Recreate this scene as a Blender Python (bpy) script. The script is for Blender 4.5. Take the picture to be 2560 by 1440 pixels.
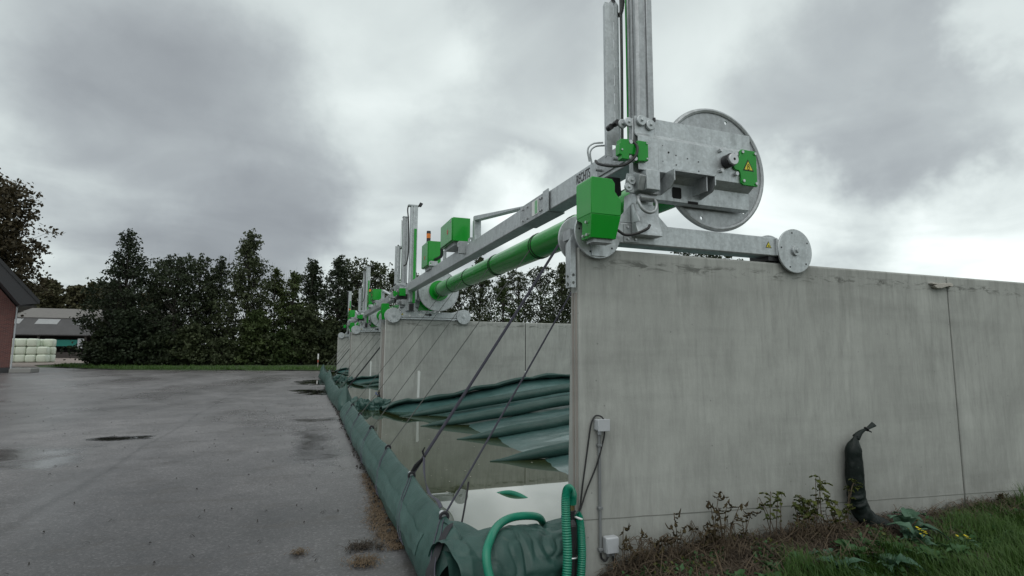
import bpy, bmesh, math, random
import numpy as np
from mathutils import Vector, Matrix, noise
R = math.radians
random.seed(7)
rng = np.random.default_rng(11)
scene = bpy.context.scene
C = scene.collection
for o in list(bpy.data.objects):
    bpy.data.objects.remove(o)

# ------------------------------------------------------------------ camera
def cam_axes(yaw, pitch, roll):
    cy, sy, cp, sp = math.cos(yaw), math.sin(yaw), math.cos(pitch), math.sin(pitch)
    f = Vector((sy*cp, cy*cp, sp)); r = Vector((cy, -sy, 0)); u = r.cross(f)
    cr, sr = math.cos(roll), math.sin(roll)
    return cr*r + sr*u, -sr*r + cr*u, f
cd = bpy.data.cameras.new('camera'); cam = bpy.data.objects.new('camera', cd); C.objects.link(cam)
ax_r, ax_u, ax_f = cam_axes(0.3566, 0.1133, 0.0063)
M = Matrix((ax_r, ax_u, -ax_f)).transposed().to_4x4(); M.translation = (0, 0, 1.7)
cam.matrix_world = M
cd.sensor_width = 36; cd.lens = 36*1361.7/2560; cd.clip_start = 0.05; cd.clip_end = 4000
scene.camera = cam

# ------------------------------------------------------------------ sky, sun, exposure
SUN_EL, SUN_AZ = R(58), R(205)          # azimuth clockwise from +Y
world = bpy.data.worlds.new('World'); scene.world = world; world.use_nodes = True
wt = world.node_tree; wt.nodes.clear()
def wn(t, **k):
    n = wt.nodes.new(t)
    for a, b in k.items(): setattr(n, a, b)
    return n
wl = wt.links.new
def wmath(op, a, b=None, clamp=False):
    n = wn('ShaderNodeMath', operation=op, use_clamp=clamp)
    for i, v in enumerate((a, b)):
        if v is None: continue
        if hasattr(v, 'type'): wl(v, n.inputs[i])
        else: n.inputs[i].default_value = v
    return n.outputs[0]
w_tc = wn('ShaderNodeTexCoord')
w_dir = w_tc.outputs['Generated']
w_sky = wn('ShaderNodeTexSky', sky_type='NISHITA'); w_sky.sun_disc = False
w_sky.sun_elevation = SUN_EL; w_sky.sun_rotation = SUN_AZ
# cloud sheet coordinates: direction over height, so clouds shrink towards the horizon
w_sep = wn('ShaderNodeSeparateXYZ'); wl(w_dir, w_sep.inputs[0])
w_h = wmath('ADD', wmath('MAXIMUM', w_sep.outputs[2], 0.0), 0.16)
w_cmb = wn('ShaderNodeCombineXYZ')
wl(wmath('DIVIDE', w_sep.outputs[0], w_h), w_cmb.inputs[0]); wl(wmath('DIVIDE', w_sep.outputs[1], w_h), w_cmb.inputs[1])
def wnoise(scale, detail, rough, dist=0.0, loc=(0, 0, 0)):
    mp = wn('ShaderNodeMapping'); mp.inputs['Location'].default_value = loc
    wl(w_cmb.outputs[0], mp.inputs[0])
    n = wn('ShaderNodeTexNoise'); n.inputs['Scale'].default_value = scale; n.inputs['Detail'].default_value = detail
    n.inputs['Roughness'].default_value = rough; n.inputs['Distortion'].default_value = dist
    wl(mp.outputs[0], n.inputs['Vector']); return n
n_big = wnoise(0.75, 3, 0.5, 0.3, (3.1, 1.7, 0)); n_mid = wnoise(1.5, 7, 0.47, 0.5, (0.4, 2.2, 0))
# ragged edges for the large cloud masses
n_war = wn('ShaderNodeTexNoise'); n_war.inputs['Scale'].default_value = 3.2; n_war.inputs['Detail'].default_value = 6
n_war.inputs['Roughness'].default_value = 0.6; wl(w_dir, n_war.inputs['Vector'])
w_sub = wn('ShaderNodeVectorMath', operation='SUBTRACT'); wl(n_war.outputs['Color'], w_sub.inputs[0]); w_sub.inputs[1].default_value = (0.5, 0.5, 0.5)
w_scl = wn('ShaderNodeVectorMath', operation='SCALE'); wl(w_sub.outputs[0], w_scl.inputs[0]); w_scl.inputs['Scale'].default_value = 0.34
w_add = wn('ShaderNodeVectorMath', operation='ADD'); wl(w_dir, w_add.inputs[0]); wl(w_scl.outputs[0], w_add.inputs[1])
w_nrm = wn('ShaderNodeVectorMath', operation='NORMALIZE'); wl(w_add.outputs[0], w_nrm.inputs[0])
bright = wmath('ADD', wmath('MULTIPLY', n_big.outputs['Fac'], 0.30), wmath('MULTIPLY', n_mid.outputs['Fac'], 0.50))
bright = wmath('ADD', bright, 0.125)
CLOUDS = [  # direction, radius (deg), brightness change
    ((-0.181, 0.945, 0.272), 17, -0.18), ((-0.255, 0.942, 0.219), 10, -0.06), ((-0.082, 0.979, 0.185), 9, -0.09), ((-0.05, 0.95, 0.25), 9, -0.05),
    ((-0.354, 0.842, 0.407), 18, -0.01), ((0.054, 0.848, 0.527), 15, 0.03), ((0.21, 0.861, 0.463), 14, 0.04),
    ((0.323, 0.781, 0.535), 9, -0.09), ((0.281, 0.881, 0.382), 8, -0.06), ((0.328, 0.903, 0.277), 7, 0.19),
    ((0.552, 0.678, 0.485), 14, 0.03), ((0.762, 0.488, 0.426), 13, -0.07), ((0.729, 0.57, 0.38), 11, -0.10),
    ((0.837, 0.456, 0.302), 9, -0.07), ((0.714, 0.664, 0.221), 8, 0.18), ((0.867, 0.469, 0.167), 9, 0.21), ((0.45, 0.87, 0.20), 9, 0.12),
    ((0.806, 0.40, 0.436), 5, 0.12), ((-0.333, 0.934, 0.128), 11, 0.09), ((0.1, 0.98, 0.13), 10, 0.08)]
for d, rad, amp in CLOUDS:
    dp = wn('ShaderNodeVectorMath', operation='DOT_PRODUCT'); wl(w_nrm.outputs[0], dp.inputs[0])
    dp.inputs[1].default_value = Vector(d).normalized()
    mr = wn('ShaderNodeMapRange', interpolation_type='SMOOTHSTEP'); wl(dp.outputs['Value'], mr.inputs[0])
    mr.inputs[1].default_value = math.cos(R(rad)); mr.inputs[2].default_value = math.cos(R(rad*0.12))
    mr.inputs[3].default_value = 0; mr.inputs[4].default_value = amp
    bright = wmath('ADD', bright, mr.outputs[0])
w_ramp = wn('ShaderNodeValToRGB'); wl(wmath('MULTIPLY', bright, 0.72), w_ramp.inputs[0])
er = w_ramp.color_ramp; er.interpolation = 'B_SPLINE'
er.elements[0].position = 0.10; er.elements[0].color = (0.20, 0.215, 0.23, 1)
er.elements[1].position = 1.0; er.elements[1].color = (2.6, 2.7, 2.7, 1)
for p_, col in ((0.29, (0.34, 0.37, 0.385, 1)), (0.45, (0.62, 0.685, 0.665, 1)), (0.62, (0.95, 1.0, 0.99, 1)), (0.78, (1.5, 1.55, 1.55, 1))):
    e = er.elements.new(p_); e.color = col
w_x10 = wn('ShaderNodeVectorMath', operation='SCALE'); wl(w_ramp.outputs[0], w_x10.inputs[0]); w_x10.inputs['Scale'].default_value = 10.0
w_mix = wn('ShaderNodeMix', data_type='RGBA'); w_mix.inputs['Factor'].default_value = 0.95
wl(w_sky.outputs[0], w_mix.inputs[6]); wl(w_x10.outputs[0], w_mix.inputs[7])
w_bg = wn('ShaderNodeBackground'); w_bg.inputs['Strength'].default_value = 0.1
wl(w_mix.outputs[2], w_bg.inputs['Color'])
w_out = wn('ShaderNodeOutputWorld'); wl(w_bg.outputs[0], w_out.inputs[0])

sl = bpy.data.lights.new('sun', 'SUN'); sl.energy = 0.9; sl.angle = R(70); sl.color = (1.0, 0.97, 0.93)
so = bpy.data.objects.new('sun', sl); C.objects.link(so)
sd = Vector((math.sin(SUN_AZ)*math.cos(SUN_EL), math.cos(SUN_AZ)*math.cos(SUN_EL), math.sin(SUN_EL)))
so.rotation_euler = (-sd).to_track_quat('-Z', 'Y').to_euler(); so.location = (0, -5, 30)
scene.view_settings.view_transform = 'Standard'; scene.view_settings.look = 'None'
scene.view_settings.exposure = 0.40; scene.view_settings.gamma = 1.0; scene.view_settings.use_curve_mapping = False
scene.render.engine = 'CYCLES'

# ------------------------------------------------------------------ materials
def mat(name):
    m = bpy.data.materials.new(name); m.use_nodes = True
    nt = m.node_tree; b = nt.nodes['Principled BSDF']
    return m, nt, b
def N(nt, t, ins=None, **k):
    n = nt.nodes.new(t)
    for a, b in k.items(): setattr(n, a, b)
    for a, b in (ins or {}).items():
        if hasattr(b, 'type') and hasattr(b, 'node'): nt.links.new(b, n.inputs[a])
        else: n.inputs[a].default_value = b
    return n
def noise_f(nt, vec, scale, detail=4, rough=0.55, dist=0.0):
    return N(nt, 'ShaderNodeTexNoise', {'Vector': vec, 'Scale': scale, 'Detail': detail, 'Roughness': rough, 'Distortion': dist}).outputs['Fac']
def mapped(nt, vec, scale, loc=(0, 0, 0)):
    return N(nt, 'ShaderNodeMapping', {'Vector': vec, 'Scale': scale, 'Location': loc}).outputs[0]
def ramp(nt, fac, stops):
    n = N(nt, 'ShaderNodeValToRGB', {'Fac': fac}); e = n.color_ramp.elements
    e[0].position, e[0].color = stops[0][0], (*stops[0][1], 1)
    e[1].position, e[1].color = stops[-1][0], (*stops[-1][1], 1)
    for p, c in stops[1:-1]:
        x = e.new(p); x.color = (*c, 1)
    return n.outputs['Color']
def rampv(nt, fac, stops): return ramp(nt, fac, [(p, (v, v, v)) for p, v in stops])
def mix(nt, f, a, b, mode='MIX'):
    n = N(nt, 'ShaderNodeMix', data_type='RGBA', blend_type=mode)
    for i, v in ((0, f), (6, a), (7, b)):
        if hasattr(v, 'node'): nt.links.new(v, n.inputs[i])
        elif i == 0: n.inputs[0].default_value = v
        else: n.inputs[i].default_value = (*v, 1)
    return n.outputs[2]
def bump(nt, b, h, strength=0.3, dist=0.01):
    bn = N(nt, 'ShaderNodeBump', {'Height': h, 'Strength': strength, 'Distance': dist}); nt.links.new(bn.outputs[0], b.inputs['Normal'])
def setb(nt, b, **k):
    for a, v in k.items():
        a = a.replace('_', ' ')
        if hasattr(v, 'node'): nt.links.new(v, b.inputs[a])
        elif isinstance(v, tuple): b.inputs[a].default_value = (*v, 1)
        else: b.inputs[a].default_value = v
def pos(nt): return nt.nodes.new('ShaderNodeNewGeometry').outputs['Position']
def objc(nt): return N(nt, 'ShaderNodeTexCoord').outputs['Object']
MT = {}
def simple(key, col, rough=0.6, metal=0.0, var=0.12, scale=30, bmp=0.0, spec=0.5):
    m, nt, b = mat(key); v = objc(nt)
    f = noise_f(nt, v, scale, 5)
    c = mix(nt, f, tuple(x*(1-var) for x in col), tuple(min(1, x*(1+var)) for x in col))
    setb(nt, b, Base_Color=c, Roughness=rough, Metallic=metal)
    b.inputs['Specular IOR Level'].default_value = spec
    if bmp: bump(nt, b, f, bmp, 0.005)
    MT[key] = m; return m
def make_galv(key, base, metal=0.75):
    m, nt, b = mat(key); v = objc(nt)
    vo = N(nt, 'ShaderNodeTexVoronoi', {'Vector': v, 'Scale': 55.0, 'Randomness': 1.0}, feature='F1').outputs['Color']
    sv = N(nt, 'ShaderNodeSeparateColor', {0: vo}).outputs[0]
    sp = rampv(nt, sv, [(0, 0.90), (1, 1.07)])
    st = rampv(nt, noise_f(nt, mapped(nt, v, (7, 7, 1.2)), 3.0, 6, 0.6), [(0.3, 0.84), (0.55, 1.0), (0.75, 1.06)])
    bl = rampv(nt, noise_f(nt, v, 6.0, 6, 0.65, 0.6), [(0.30, 0.80), (0.48, 0.98), (0.7, 1.04)])
    c = mix(nt, 1.0, mix(nt, 1.0, mix(nt, 1.0, base, sp, 'MULTIPLY'), st, 'MULTIPLY'), bl, 'MULTIPLY')
    ro = rampv(nt, noise_f(nt, v, 22.0, 4), [(0.3, 0.36), (0.7, 0.58)])
    setb(nt, b, Base_Color=c, Roughness=ro, Metallic=metal)
    bump(nt, b, noise_f(nt, v, 60.0, 3), 0.08, 0.004)
    MT[key] = m
make_galv('galvanised', (0.52, 0.55, 0.56), 0.7); make_galv('galvanised_dull', (0.42, 0.44, 0.45), 0.6)
def make_paint(key, base):
    m, nt, b = mat(key); v = objc(nt)
    d = rampv(nt, noise_f(nt, mapped(nt, v, (5, 5, 1.5)), 3.0, 6, 0.65), [(0.3, 0.95), (0.6, 1.0), (0.8, 1.03)])
    gr = rampv(nt, noise_f(nt, mapped(nt, v, (9, 9, 0.9)), 1.6, 8, 0.7, 0.4), [(0.54, 0.0), (0.72, 0.28)])
    fl = rampv(nt, noise_f(nt, v, 28.0, 3, 0.6), [(0.70, 0.0), (0.74, 0.5)])
    d = mix(nt, fl, mix(nt, gr, d, (0.55, 0.55, 0.6)), (0.35, 0.4, 0.35))
    setb(nt, b, Base_Color=mix(nt, 1.0, base, d, 'MULTIPLY'), Roughness=rampv(nt, noise_f(nt, v, 3.0, 4), [(0.3, 0.15), (0.7, 0.24)]))
    MT[key] = m
make_paint('green_paint', (0.006, 0.285, 0.022))
def make_concrete(key, base, tint=(1, 1, 1)):
    m, nt, b = mat(key); v = pos(nt)
    sx = N(nt, 'ShaderNodeSeparateXYZ', {0: v})
    streak = rampv(nt, noise_f(nt, mapped(nt, v, (3.2, 3.2, 0.38)), 2.2, 9, 0.68, 0.9), [(0.28, 0.70), (0.5, 0.97), (0.72, 1.10)])
    fine = rampv(nt, noise_f(nt, mapped(nt, v, (14, 14, 2.0)), 2.0, 8, 0.75, 0.6), [(0.3, 0.88), (0.7, 1.09)])
    blotch = rampv(nt, noise_f(nt, v, 1.1, 8, 0.66, 0.5), [(0.3, 0.76), (0.7, 1.12)])
    lift = rampv(nt, noise_f(nt, mapped(nt, v, (0.25, 0.25, 3.2)), 1.2, 5, 0.6), [(0.34, 0.90), (0.5, 1.0), (0.7, 1.03)])
    streak = mix(nt, rampv(nt, noise_f(nt, v, 0.55, 4, 0.6), [(0.36, 0.3), (0.62, 1.0)]), (0.97, 0.97, 0.97), streak)
    c = mix(nt, 1.0, mix(nt, 1.0, mix(nt, 1.0, mix(nt, 1.0, base, streak, 'MULTIPLY'), fine, 'MULTIPLY'), blotch, 'MULTIPLY'), lift, 'MULTIPLY')
    # algae and drip stains that hang off the top edge
    edge = N(nt, 'ShaderNodeMapRange', {0: sx.outputs[2], 1: 1.95, 2: 2.45, 3: 0.0, 4: 1.0}).outputs[0]
    drip = rampv(nt, noise_f(nt, mapped(nt, v, (4, 4, 0.5), (3, 0, 0)), 2.0, 7, 0.7, 0.4), [(0.50, 0.0), (0.64, 1.0)])
    edge2 = N(nt, 'ShaderNodeMapRange', {0: sx.outputs[2], 1: 2.31, 2: 2.37, 3: 0.0, 4: 1.0}, interpolation_type='SMOOTHSTEP').outputs[0]
    edge3 = N(nt, 'ShaderNodeMapRange', {0: sx.outputs[2], 1: 2.39, 2: 2.43, 3: 1.0, 4: 0.0}, interpolation_type='SMOOTHSTEP').outputs[0]
    smear = rampv(nt, noise_f(nt, mapped(nt, v, (2.2, 2.2, 9), (0.6, 0, 0)), 1.7, 8, 0.72, 0.9), [(0.49, 0.0), (0.59, 1.0)])
    def mul(a, bb): return N(nt, 'ShaderNodeMath', {0: a, 1: bb}, operation='MULTIPLY').outputs[0]
    c = mix(nt, mul(mul(edge, drip), 0.30), c, (0.10, 0.105, 0.09))
    c = mix(nt, mul(mul(mul(edge2, edge3), smear), 0.75), c, (0.065, 0.07, 0.06))
    # damp, dirty foot of the wall
    foot = N(nt, 'ShaderNodeMapRange', {0: sx.outputs[2], 1: 0.75, 2: 0.05, 3: 0.0, 4: 1.0}).outputs[0]
    ft = rampv(nt, noise_f(nt, mapped(nt, v, (3, 3, 1.5)), 2.0, 6, 0.65), [(0.35, 0.0), (0.7, 1.0)])
    c = mix(nt, mul(mul(foot, ft), 0.45), c, (0.13, 0.125, 0.105))
    # damp patch left by a shutter tie
    mp_s = N(nt, 'ShaderNodeMapping', {'Vector': v, 'Location': (3.95, 3.69, 1.72), 'Scale': (0.36, 5.0, 0.055)}, vector_type='TEXTURE').outputs[0]
    ab = N(nt, 'ShaderNodeVectorMath', {0: mp_s}, operation='ABSOLUTE').outputs[0]; sab = N(nt, 'ShaderNodeSeparateXYZ', {0: ab})
    mx = N(nt, 'ShaderNodeMath', {0: sab.outputs[0], 1: sab.outputs[2]}, operation='MAXIMUM').outputs[0]
    mx = N(nt, 'ShaderNodeMath', {0: mx, 1: N(nt, 'ShaderNodeMath', {0: noise_f(nt, v, 7.0, 4), 1: 0.6}, operation='MULTIPLY').outputs[0]}, operation='ADD').outputs[0]
    c = mix(nt, mul(rampv(nt, mx, [(1.05, 1.0), (1.25, 0.0)]), 0.30), c, (0.13, 0.13, 0.12))
    # air pores
    pore = rampv(nt, N(nt, 'ShaderNodeTexVoronoi', {'Vector': v, 'Scale': 7.0}).outputs['Distance'], [(0.02, 1.0), (0.06, 0.0)])
    c = mix(nt, mul(pore, 0.5), c, (0.08, 0.08, 0.075))
    setb(nt, b, Base_Color=c, Roughness=0.82); b.inputs['Specular IOR Level'].default_value = 0.3
    bump(nt, b, noise_f(nt, v, 45.0, 6, 0.7), 0.3, 0.006)
    MT[key] = m
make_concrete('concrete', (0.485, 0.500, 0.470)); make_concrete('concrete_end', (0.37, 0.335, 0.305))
def make_tarp(key, base, hi):
    m, nt, b = mat(key); v = pos(nt)
    f = noise_f(nt, v, 2.4, 6, 0.62, 0.4); g = noise_f(nt, v, 14.0, 5, 0.6)
    c = mix(nt, rampv(nt, f, [(0.35, 0.0), (0.68, 1.0)]), base, hi)
    c = mix(nt, rampv(nt, g, [(0.62, 0.0), (0.78, 0.35)]), c, (0.12, 0.15, 0.13))
    setb(nt, b, Base_Color=c, Roughness=rampv(nt, noise_f(nt, v, 5.0, 4), [(0.3, 0.36), (0.7, 0.58)]))
    h = mix(nt, 0.25, noise_f(nt, v, 5.5, 5, 0.55, 0.8), N(nt, 'ShaderNodeTexNoise', {'Vector': v, 'Scale': 160.0, 'Detail': 2.0}).outputs['Color'])
    bump(nt, b, h, 0.5, 0.03)
    MT[key] = m
make_tarp('tarp', (0.017, 0.056, 0.047), (0.034, 0.084, 0.073)); make_tarp('tarp_wet', (0.026, 0.076, 0.070), (0.052, 0.120, 0.114)); make_tarp('tube_cloth', (0.012, 0.046, 0.038), (0.022, 0.066, 0.056))
MT['tarp_wet'].node_tree.nodes['Principled BSDF'].inputs['Coat Weight'].default_value = 0.5
MT['tarp_wet'].node_tree.nodes['Principled BSDF'].inputs['Coat Roughness'].default_value = 0.12
make_tarp('tarp_pale', (0.030, 0.078, 0.068), (0.050, 0.108, 0.097))
make_tarp('bag_cloth', (0.004, 0.008, 0.007), (0.007, 0.015, 0.013))
MT['bag_cloth'].node_tree.nodes['Principled BSDF'].inputs['Specular IOR Level'].default_value = 0.25
simple('black_rubber', (0.012, 0.012, 0.013), 0.5); simple('black_plastic', (0.016, 0.016, 0.018), 0.38)
simple('webbing_black', (0.02, 0.02, 0.024), 0.8); simple('webbing_grey', (0.055, 0.054, 0.075), 0.75, var=0.2)
simple('rope_grey', (0.10, 0.105, 0.10), 0.7)
simple('hose_green', (0.004, 0.175, 0.105), 0.36, var=0.1); simple('hose_groove', (0.003, 0.10, 0.06), 0.4)
simple('box_grey', (0.42, 0.44, 0.46), 0.42, var=0.06); simple('conduit_grey', (0.17, 0.18, 0.185), 0.5)
simple('blue_plastic', (0.01, 0.07, 0.42), 0.35); simple('orange_lens', (0.75, 0.20, 0.02), 0.25); simple('brass', (0.25, 0.20, 0.09), 0.4, 0.8)
simple('yellow_print', (0.68, 0.60, 0.04), 0.45, var=0.03); simple('black_print', (0.012, 0.012, 0.012), 0.5)
simple('white_print', (0.72, 0.73, 0.72), 0.5, var=0.05); simple('red_print', (0.42, 0.10, 0.06), 0.5); simple('pale_green_print', (0.22, 0.48, 0.26), 0.5)
simple('white_paint', (0.62, 0.64, 0.62), 0.7, var=0.18, scale=60); simple('steel_bolt', (0.55, 0.56, 0.57), 0.35, 0.8)
simple('sealant', (0.020, 0.021, 0.020), 0.6); simple('sealant_grey', (0.085, 0.087, 0.08), 0.7)
simple('joint_dirt', (0.16, 0.165, 0.15), 0.9, var=0.4, scale=12)
simple('weathered_wood', (0.42, 0.40, 0.36), 0.8, var=0.35, scale=40, bmp=0.4)
simple('hole_shade', (0.008, 0.008, 0.008), 0.8, var=0.0)  # near-black colour standing in for the shade inside holes and slots
simple('roof_board', (0.018, 0.018, 0.020), 0.5); simple('roof_tile', (0.035, 0.035, 0.038), 0.7)
simple('barn_timber', (0.045, 0.038, 0.034), 0.8); simple('barn_wall', (0.17, 0.11, 0.095), 0.85, bmp=0.2)
simple('teal_curtain', (0.004, 0.16, 0.13), 0.6); simple('skylight', (0.26, 0.265, 0.27), 0.5, var=0.2, scale=4)
simple('bale_wrap', (0.60, 0.66, 0.55), 0.32, var=0.10, scale=3, bmp=0.3); simple('kerb_stone', (0.25, 0.245, 0.235), 0.85)
simple('straw', (0.105, 0.072, 0.042), 0.9, var=0.6, scale=9); simple('straw_dark', (0.035, 0.026, 0.018), 0.9, var=0.5, scale=9)
simple('bark', (0.045, 0.04, 0.034), 0.9, var=0.3, bmp=0.5); simple('petal', (0.72, 0.58, 0.02), 0.6)
simple('dead_stem', (0.085, 0.062, 0.04), 0.9, var=0.4, scale=7); simple('mulch', (0.058, 0.042, 0.028), 0.95, var=0.5, scale=6)
simple('debris', (0.022, 0.019, 0.016), 0.8, var=0.4)
def make_leaf(key, a, b2, rough=0.6, sc=0.7, trans=0.15):
    m, nt, b = mat(key); v = pos(nt)
    oi = N(nt, 'ShaderNodeObjectInfo').outputs['Random']
    f = noise_f(nt, v, sc, 3, 0.6); g = noise_f(nt, v, sc*9, 2)
    k = N(nt, 'ShaderNodeMath', {0: f, 1: oi}, operation='ADD').outputs[0]
    k = N(nt, 'ShaderNodeMath', {0: k, 1: g}, operation='ADD').outputs[0]
    c = mix(nt, rampv(nt, N(nt, 'ShaderNodeMath', {0: k, 1: 0.333}, operation='MULTIPLY').outputs[0], [(0.30, 0.0), (0.68, 1.0)]), a, b2)
    setb(nt, b, Base_Color=c, Roughness=rough); b.inputs['Specular IOR Level'].default_value = 0.25
    b.inputs['Transmission Weight'].default_value = 0.0
    if trans:
        tr = N(nt, 'ShaderNodeBsdfTranslucent', {'Color': c}); ms = N(nt, 'ShaderNodeMixShader', {0: trans, 1: b.outputs[0], 2: tr.outputs[0]})
        nt.links.new(ms.outputs[0], nt.nodes['Material Output'].inputs[0])
    MT[key] = m
make_leaf('leaf_alder', (0.024, 0.036, 0.019), (0.054, 0.068, 0.030)); make_leaf('leaf_green', (0.030, 0.052, 0.018), (0.075, 0.095, 0.028))
make_leaf('leaf_oak', (0.042, 0.036, 0.020), (0.075, 0.058, 0.030)); make_leaf('leaf_far', (0.070, 0.068, 0.034), (0.10, 0.092, 0.05))
make_leaf('grass_blade', (0.022, 0.058, 0.010), (0.058, 0.115, 0.022), 0.5, 2.0, 0.25); make_leaf('weed_leaf', (0.030, 0.085, 0.028), (0.060, 0.130, 0.050), 0.45, 4.0, 0.2)
make_leaf('nettle_leaf', (0.035, 0.05, 0.012), (0.085, 0.10, 0.02), 0.55, 5.0, 0.2); make_leaf('dead_leaf', (0.035, 0.026, 0.014), (0.07, 0.055, 0.025), 0.8, 5.0, 0.1)
make_leaf('cabbage_leaf', (0.045, 0.10, 0.062), (0.09, 0.165, 0.11), 0.4, 5.0, 0.15)

# asphalt: damp film, patches of standing water, coarse grain
m, nt, b = mat('asphalt'); v = pos(nt)
def M2(op, a, b_): return N(nt, 'ShaderNodeMath', {0: a, 1: b_}, operation=op).outputs[0]
big = noise_f(nt, mapped(nt, v, (0.16, 0.09, 1)), 1.0, 6, 0.6, 0.4); med = noise_f(nt, v, 0.9, 7, 0.68, 0.3); grain = noise_f(nt, v, 34.0, 4, 0.75)
stone = N(nt, 'ShaderNodeSeparateColor', {0: N(nt, 'ShaderNodeTexVoronoi', {'Vector': v, 'Scale': 60.0}).outputs['Color']}).outputs[0]
c = mix(nt, rampv(nt, big, [(0.35, 0.0), (0.65, 1.0)]), (0.076, 0.071, 0.072), (0.128, 0.121, 0.123))
c = mix(nt, 1.0, c, rampv(nt, med, [(0.3, 0.66), (0.7, 1.28)]), 'MULTIPLY')
c = mix(nt, 1.0, c, rampv(nt, grain, [(0.28, 0.50), (0.46, 0.94), (0.58, 1.06), (0.74, 1.4)]), 'MULTIPLY')
c = mix(nt, 1.0, c, rampv(nt, stone, [(0.0, 0.72), (0.8, 1.08), (0.97, 1.8)]), 'MULTIPLY')
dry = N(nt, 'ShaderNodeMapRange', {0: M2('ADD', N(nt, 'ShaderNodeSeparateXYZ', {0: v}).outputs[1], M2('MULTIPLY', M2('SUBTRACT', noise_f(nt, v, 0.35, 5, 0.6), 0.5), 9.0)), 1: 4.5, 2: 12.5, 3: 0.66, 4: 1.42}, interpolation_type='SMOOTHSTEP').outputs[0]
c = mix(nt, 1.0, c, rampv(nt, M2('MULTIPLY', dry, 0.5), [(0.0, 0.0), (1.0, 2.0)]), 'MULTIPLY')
dirt = rampv(nt, noise_f(nt, mapped(nt, v, (0.8, 2.0, 1)), 1.3, 8, 0.72, 0.8), [(0.54, 0.0), (0.70, 0.75)])
c = mix(nt, dirt, c, (0.042, 0.034, 0.027))
# paving seams that run along the yard
sxy = N(nt, 'ShaderNodeSeparateXYZ', {0: v})
wob = M2('MULTIPLY', M2('SUBTRACT', noise_f(nt, v, 0.5, 3), 0.5), 0.35)
for x_ in (-2.55, -6.4, -10.2):
    dd = N(nt, 'ShaderNodeMath', {0: M2('SUBTRACT', M2('ADD', sxy.outputs[0], wob), x_)}, operation='ABSOLUTE').outputs[0]
    c = mix(nt, rampv(nt, dd, [(0.01, 0.35), (0.05, 0.0)]), c, (0.03, 0.029, 0.03))
    c = mix(nt, rampv(nt, dd, [(0.05, 0.0), (0.12, 0.28), (0.34, 0.0)]), c, (0.13, 0.125, 0.13))
def spot(cx, cy, rx, ry, rot=0.0):     # soft mask of a hollow where water stands
    mp = N(nt, 'ShaderNodeMapping', {'Vector': v, 'Location': (cx, cy, 0), 'Rotation': (0, 0, rot), 'Scale': (rx, ry, 1)}, vector_type='TEXTURE').outputs[0]
    nn = N(nt, 'ShaderNodeVectorMath', {0: N(nt, 'ShaderNodeTexNoise', {'Vector': v, 'Scale': 1.3, 'Detail': 6.0, 'Roughness': 0.6}).outputs['Color'], 1: (0.5, 0.5, 0.5)}, operation='SUBTRACT').outputs[0]
    wob_ = N(nt, 'ShaderNodeVectorMath', {0: nn}, operation='SCALE'); wob_.inputs['Scale'].default_value = 2.4
    ad = N(nt, 'ShaderNodeVectorMath', {0: mp, 1: wob_.outputs[0]}, operation='ADD').outputs[0]
    ln = N(nt, 'ShaderNodeVectorMath', {0: N(nt, 'ShaderNodeVectorMath', {0: ad, 1: (1, 1, 0)}, operation='MULTIPLY').outputs[0]}, operation='LENGTH').outputs['Value']
    return ln
pud = None; damp = None
for (sp, hard) in (((-3.35, 12.45, 0.60, 0.34), 1), ((-3.6, 10.1, 0.62, 0.8), 0), ((0.3, 14.2, 0.7, 0.5), 0), ((0.35, 23.5, 0.8, 1.8), 1), ((0.6, 30.0, 1.2, 2.6), 1), ((-4.5, 11.2, 1.4, 1.0), 0), ((0.2, 10.5, 0.5, 2.5), 0)):
    ln = spot(*sp); d2 = rampv(nt, ln, [(0.3, 1.0), (2.2, 0.0)]); damp = d2 if damp is None else M2('MAXIMUM', damp, d2)
    if hard:
        q = rampv(nt, ln, [(0.55, 1.0), (1.15, 0.0)]); pud = q if pud is None else M2('MAXIMUM', pud, q)
wet = rampv(nt, noise_f(nt, mapped(nt, v, (0.30, 0.12, 1), (1, 4, 0)), 1.0, 6, 0.6, 0.3), [(0.36, 0.46), (0.60, 0.26)])
ro = mix(nt, damp, wet, (0.10, 0.10, 0.10)); ro = mix(nt, pud, ro, (0.03, 0.03, 0.03))
setb(nt, b, Base_Color=mix(nt, pud, mix(nt, M2('MULTIPLY', damp, 0.4), c, (0.03, 0.029, 0.03)), (0.018, 0.017, 0.017)), Roughness=ro); b.inputs['Specular IOR Level'].default_value = 0.6
inv = M2('SUBTRACT', 1.0, M2('MAXIMUM', pud, M2('MULTIPLY', damp, 0.75)))
hh = M2('MULTIPLY', M2('ADD', M2('MULTIPLY', stone, 0.5), M2('ADD', grain, noise_f(nt, v, 12.0, 5, 0.7))), inv)
bump(nt, b, hh, 0.26, 0.010); MT['asphalt'] = m
# murky rain water
m, nt, b = mat('water'); v = pos(nt)
c = mix(nt, noise_f(nt, v, 0.7, 4), (0.030, 0.037, 0.012), (0.040, 0.048, 0.016))
setb(nt, b, Base_Color=c, Roughness=0.015, IOR=1.45); b.inputs['Coat Weight'].default_value = 0.65; b.inputs['Coat IOR'].default_value = 1.9; b.inputs['Specular Tint'].default_value = (0.94, 0.97, 0.84, 1); b.inputs['Coat Roughness'].default_value = 0.01
bump(nt, b, noise_f(nt, v, 3.0, 2), 0.02, 0.01); MT['water'] = m
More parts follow.
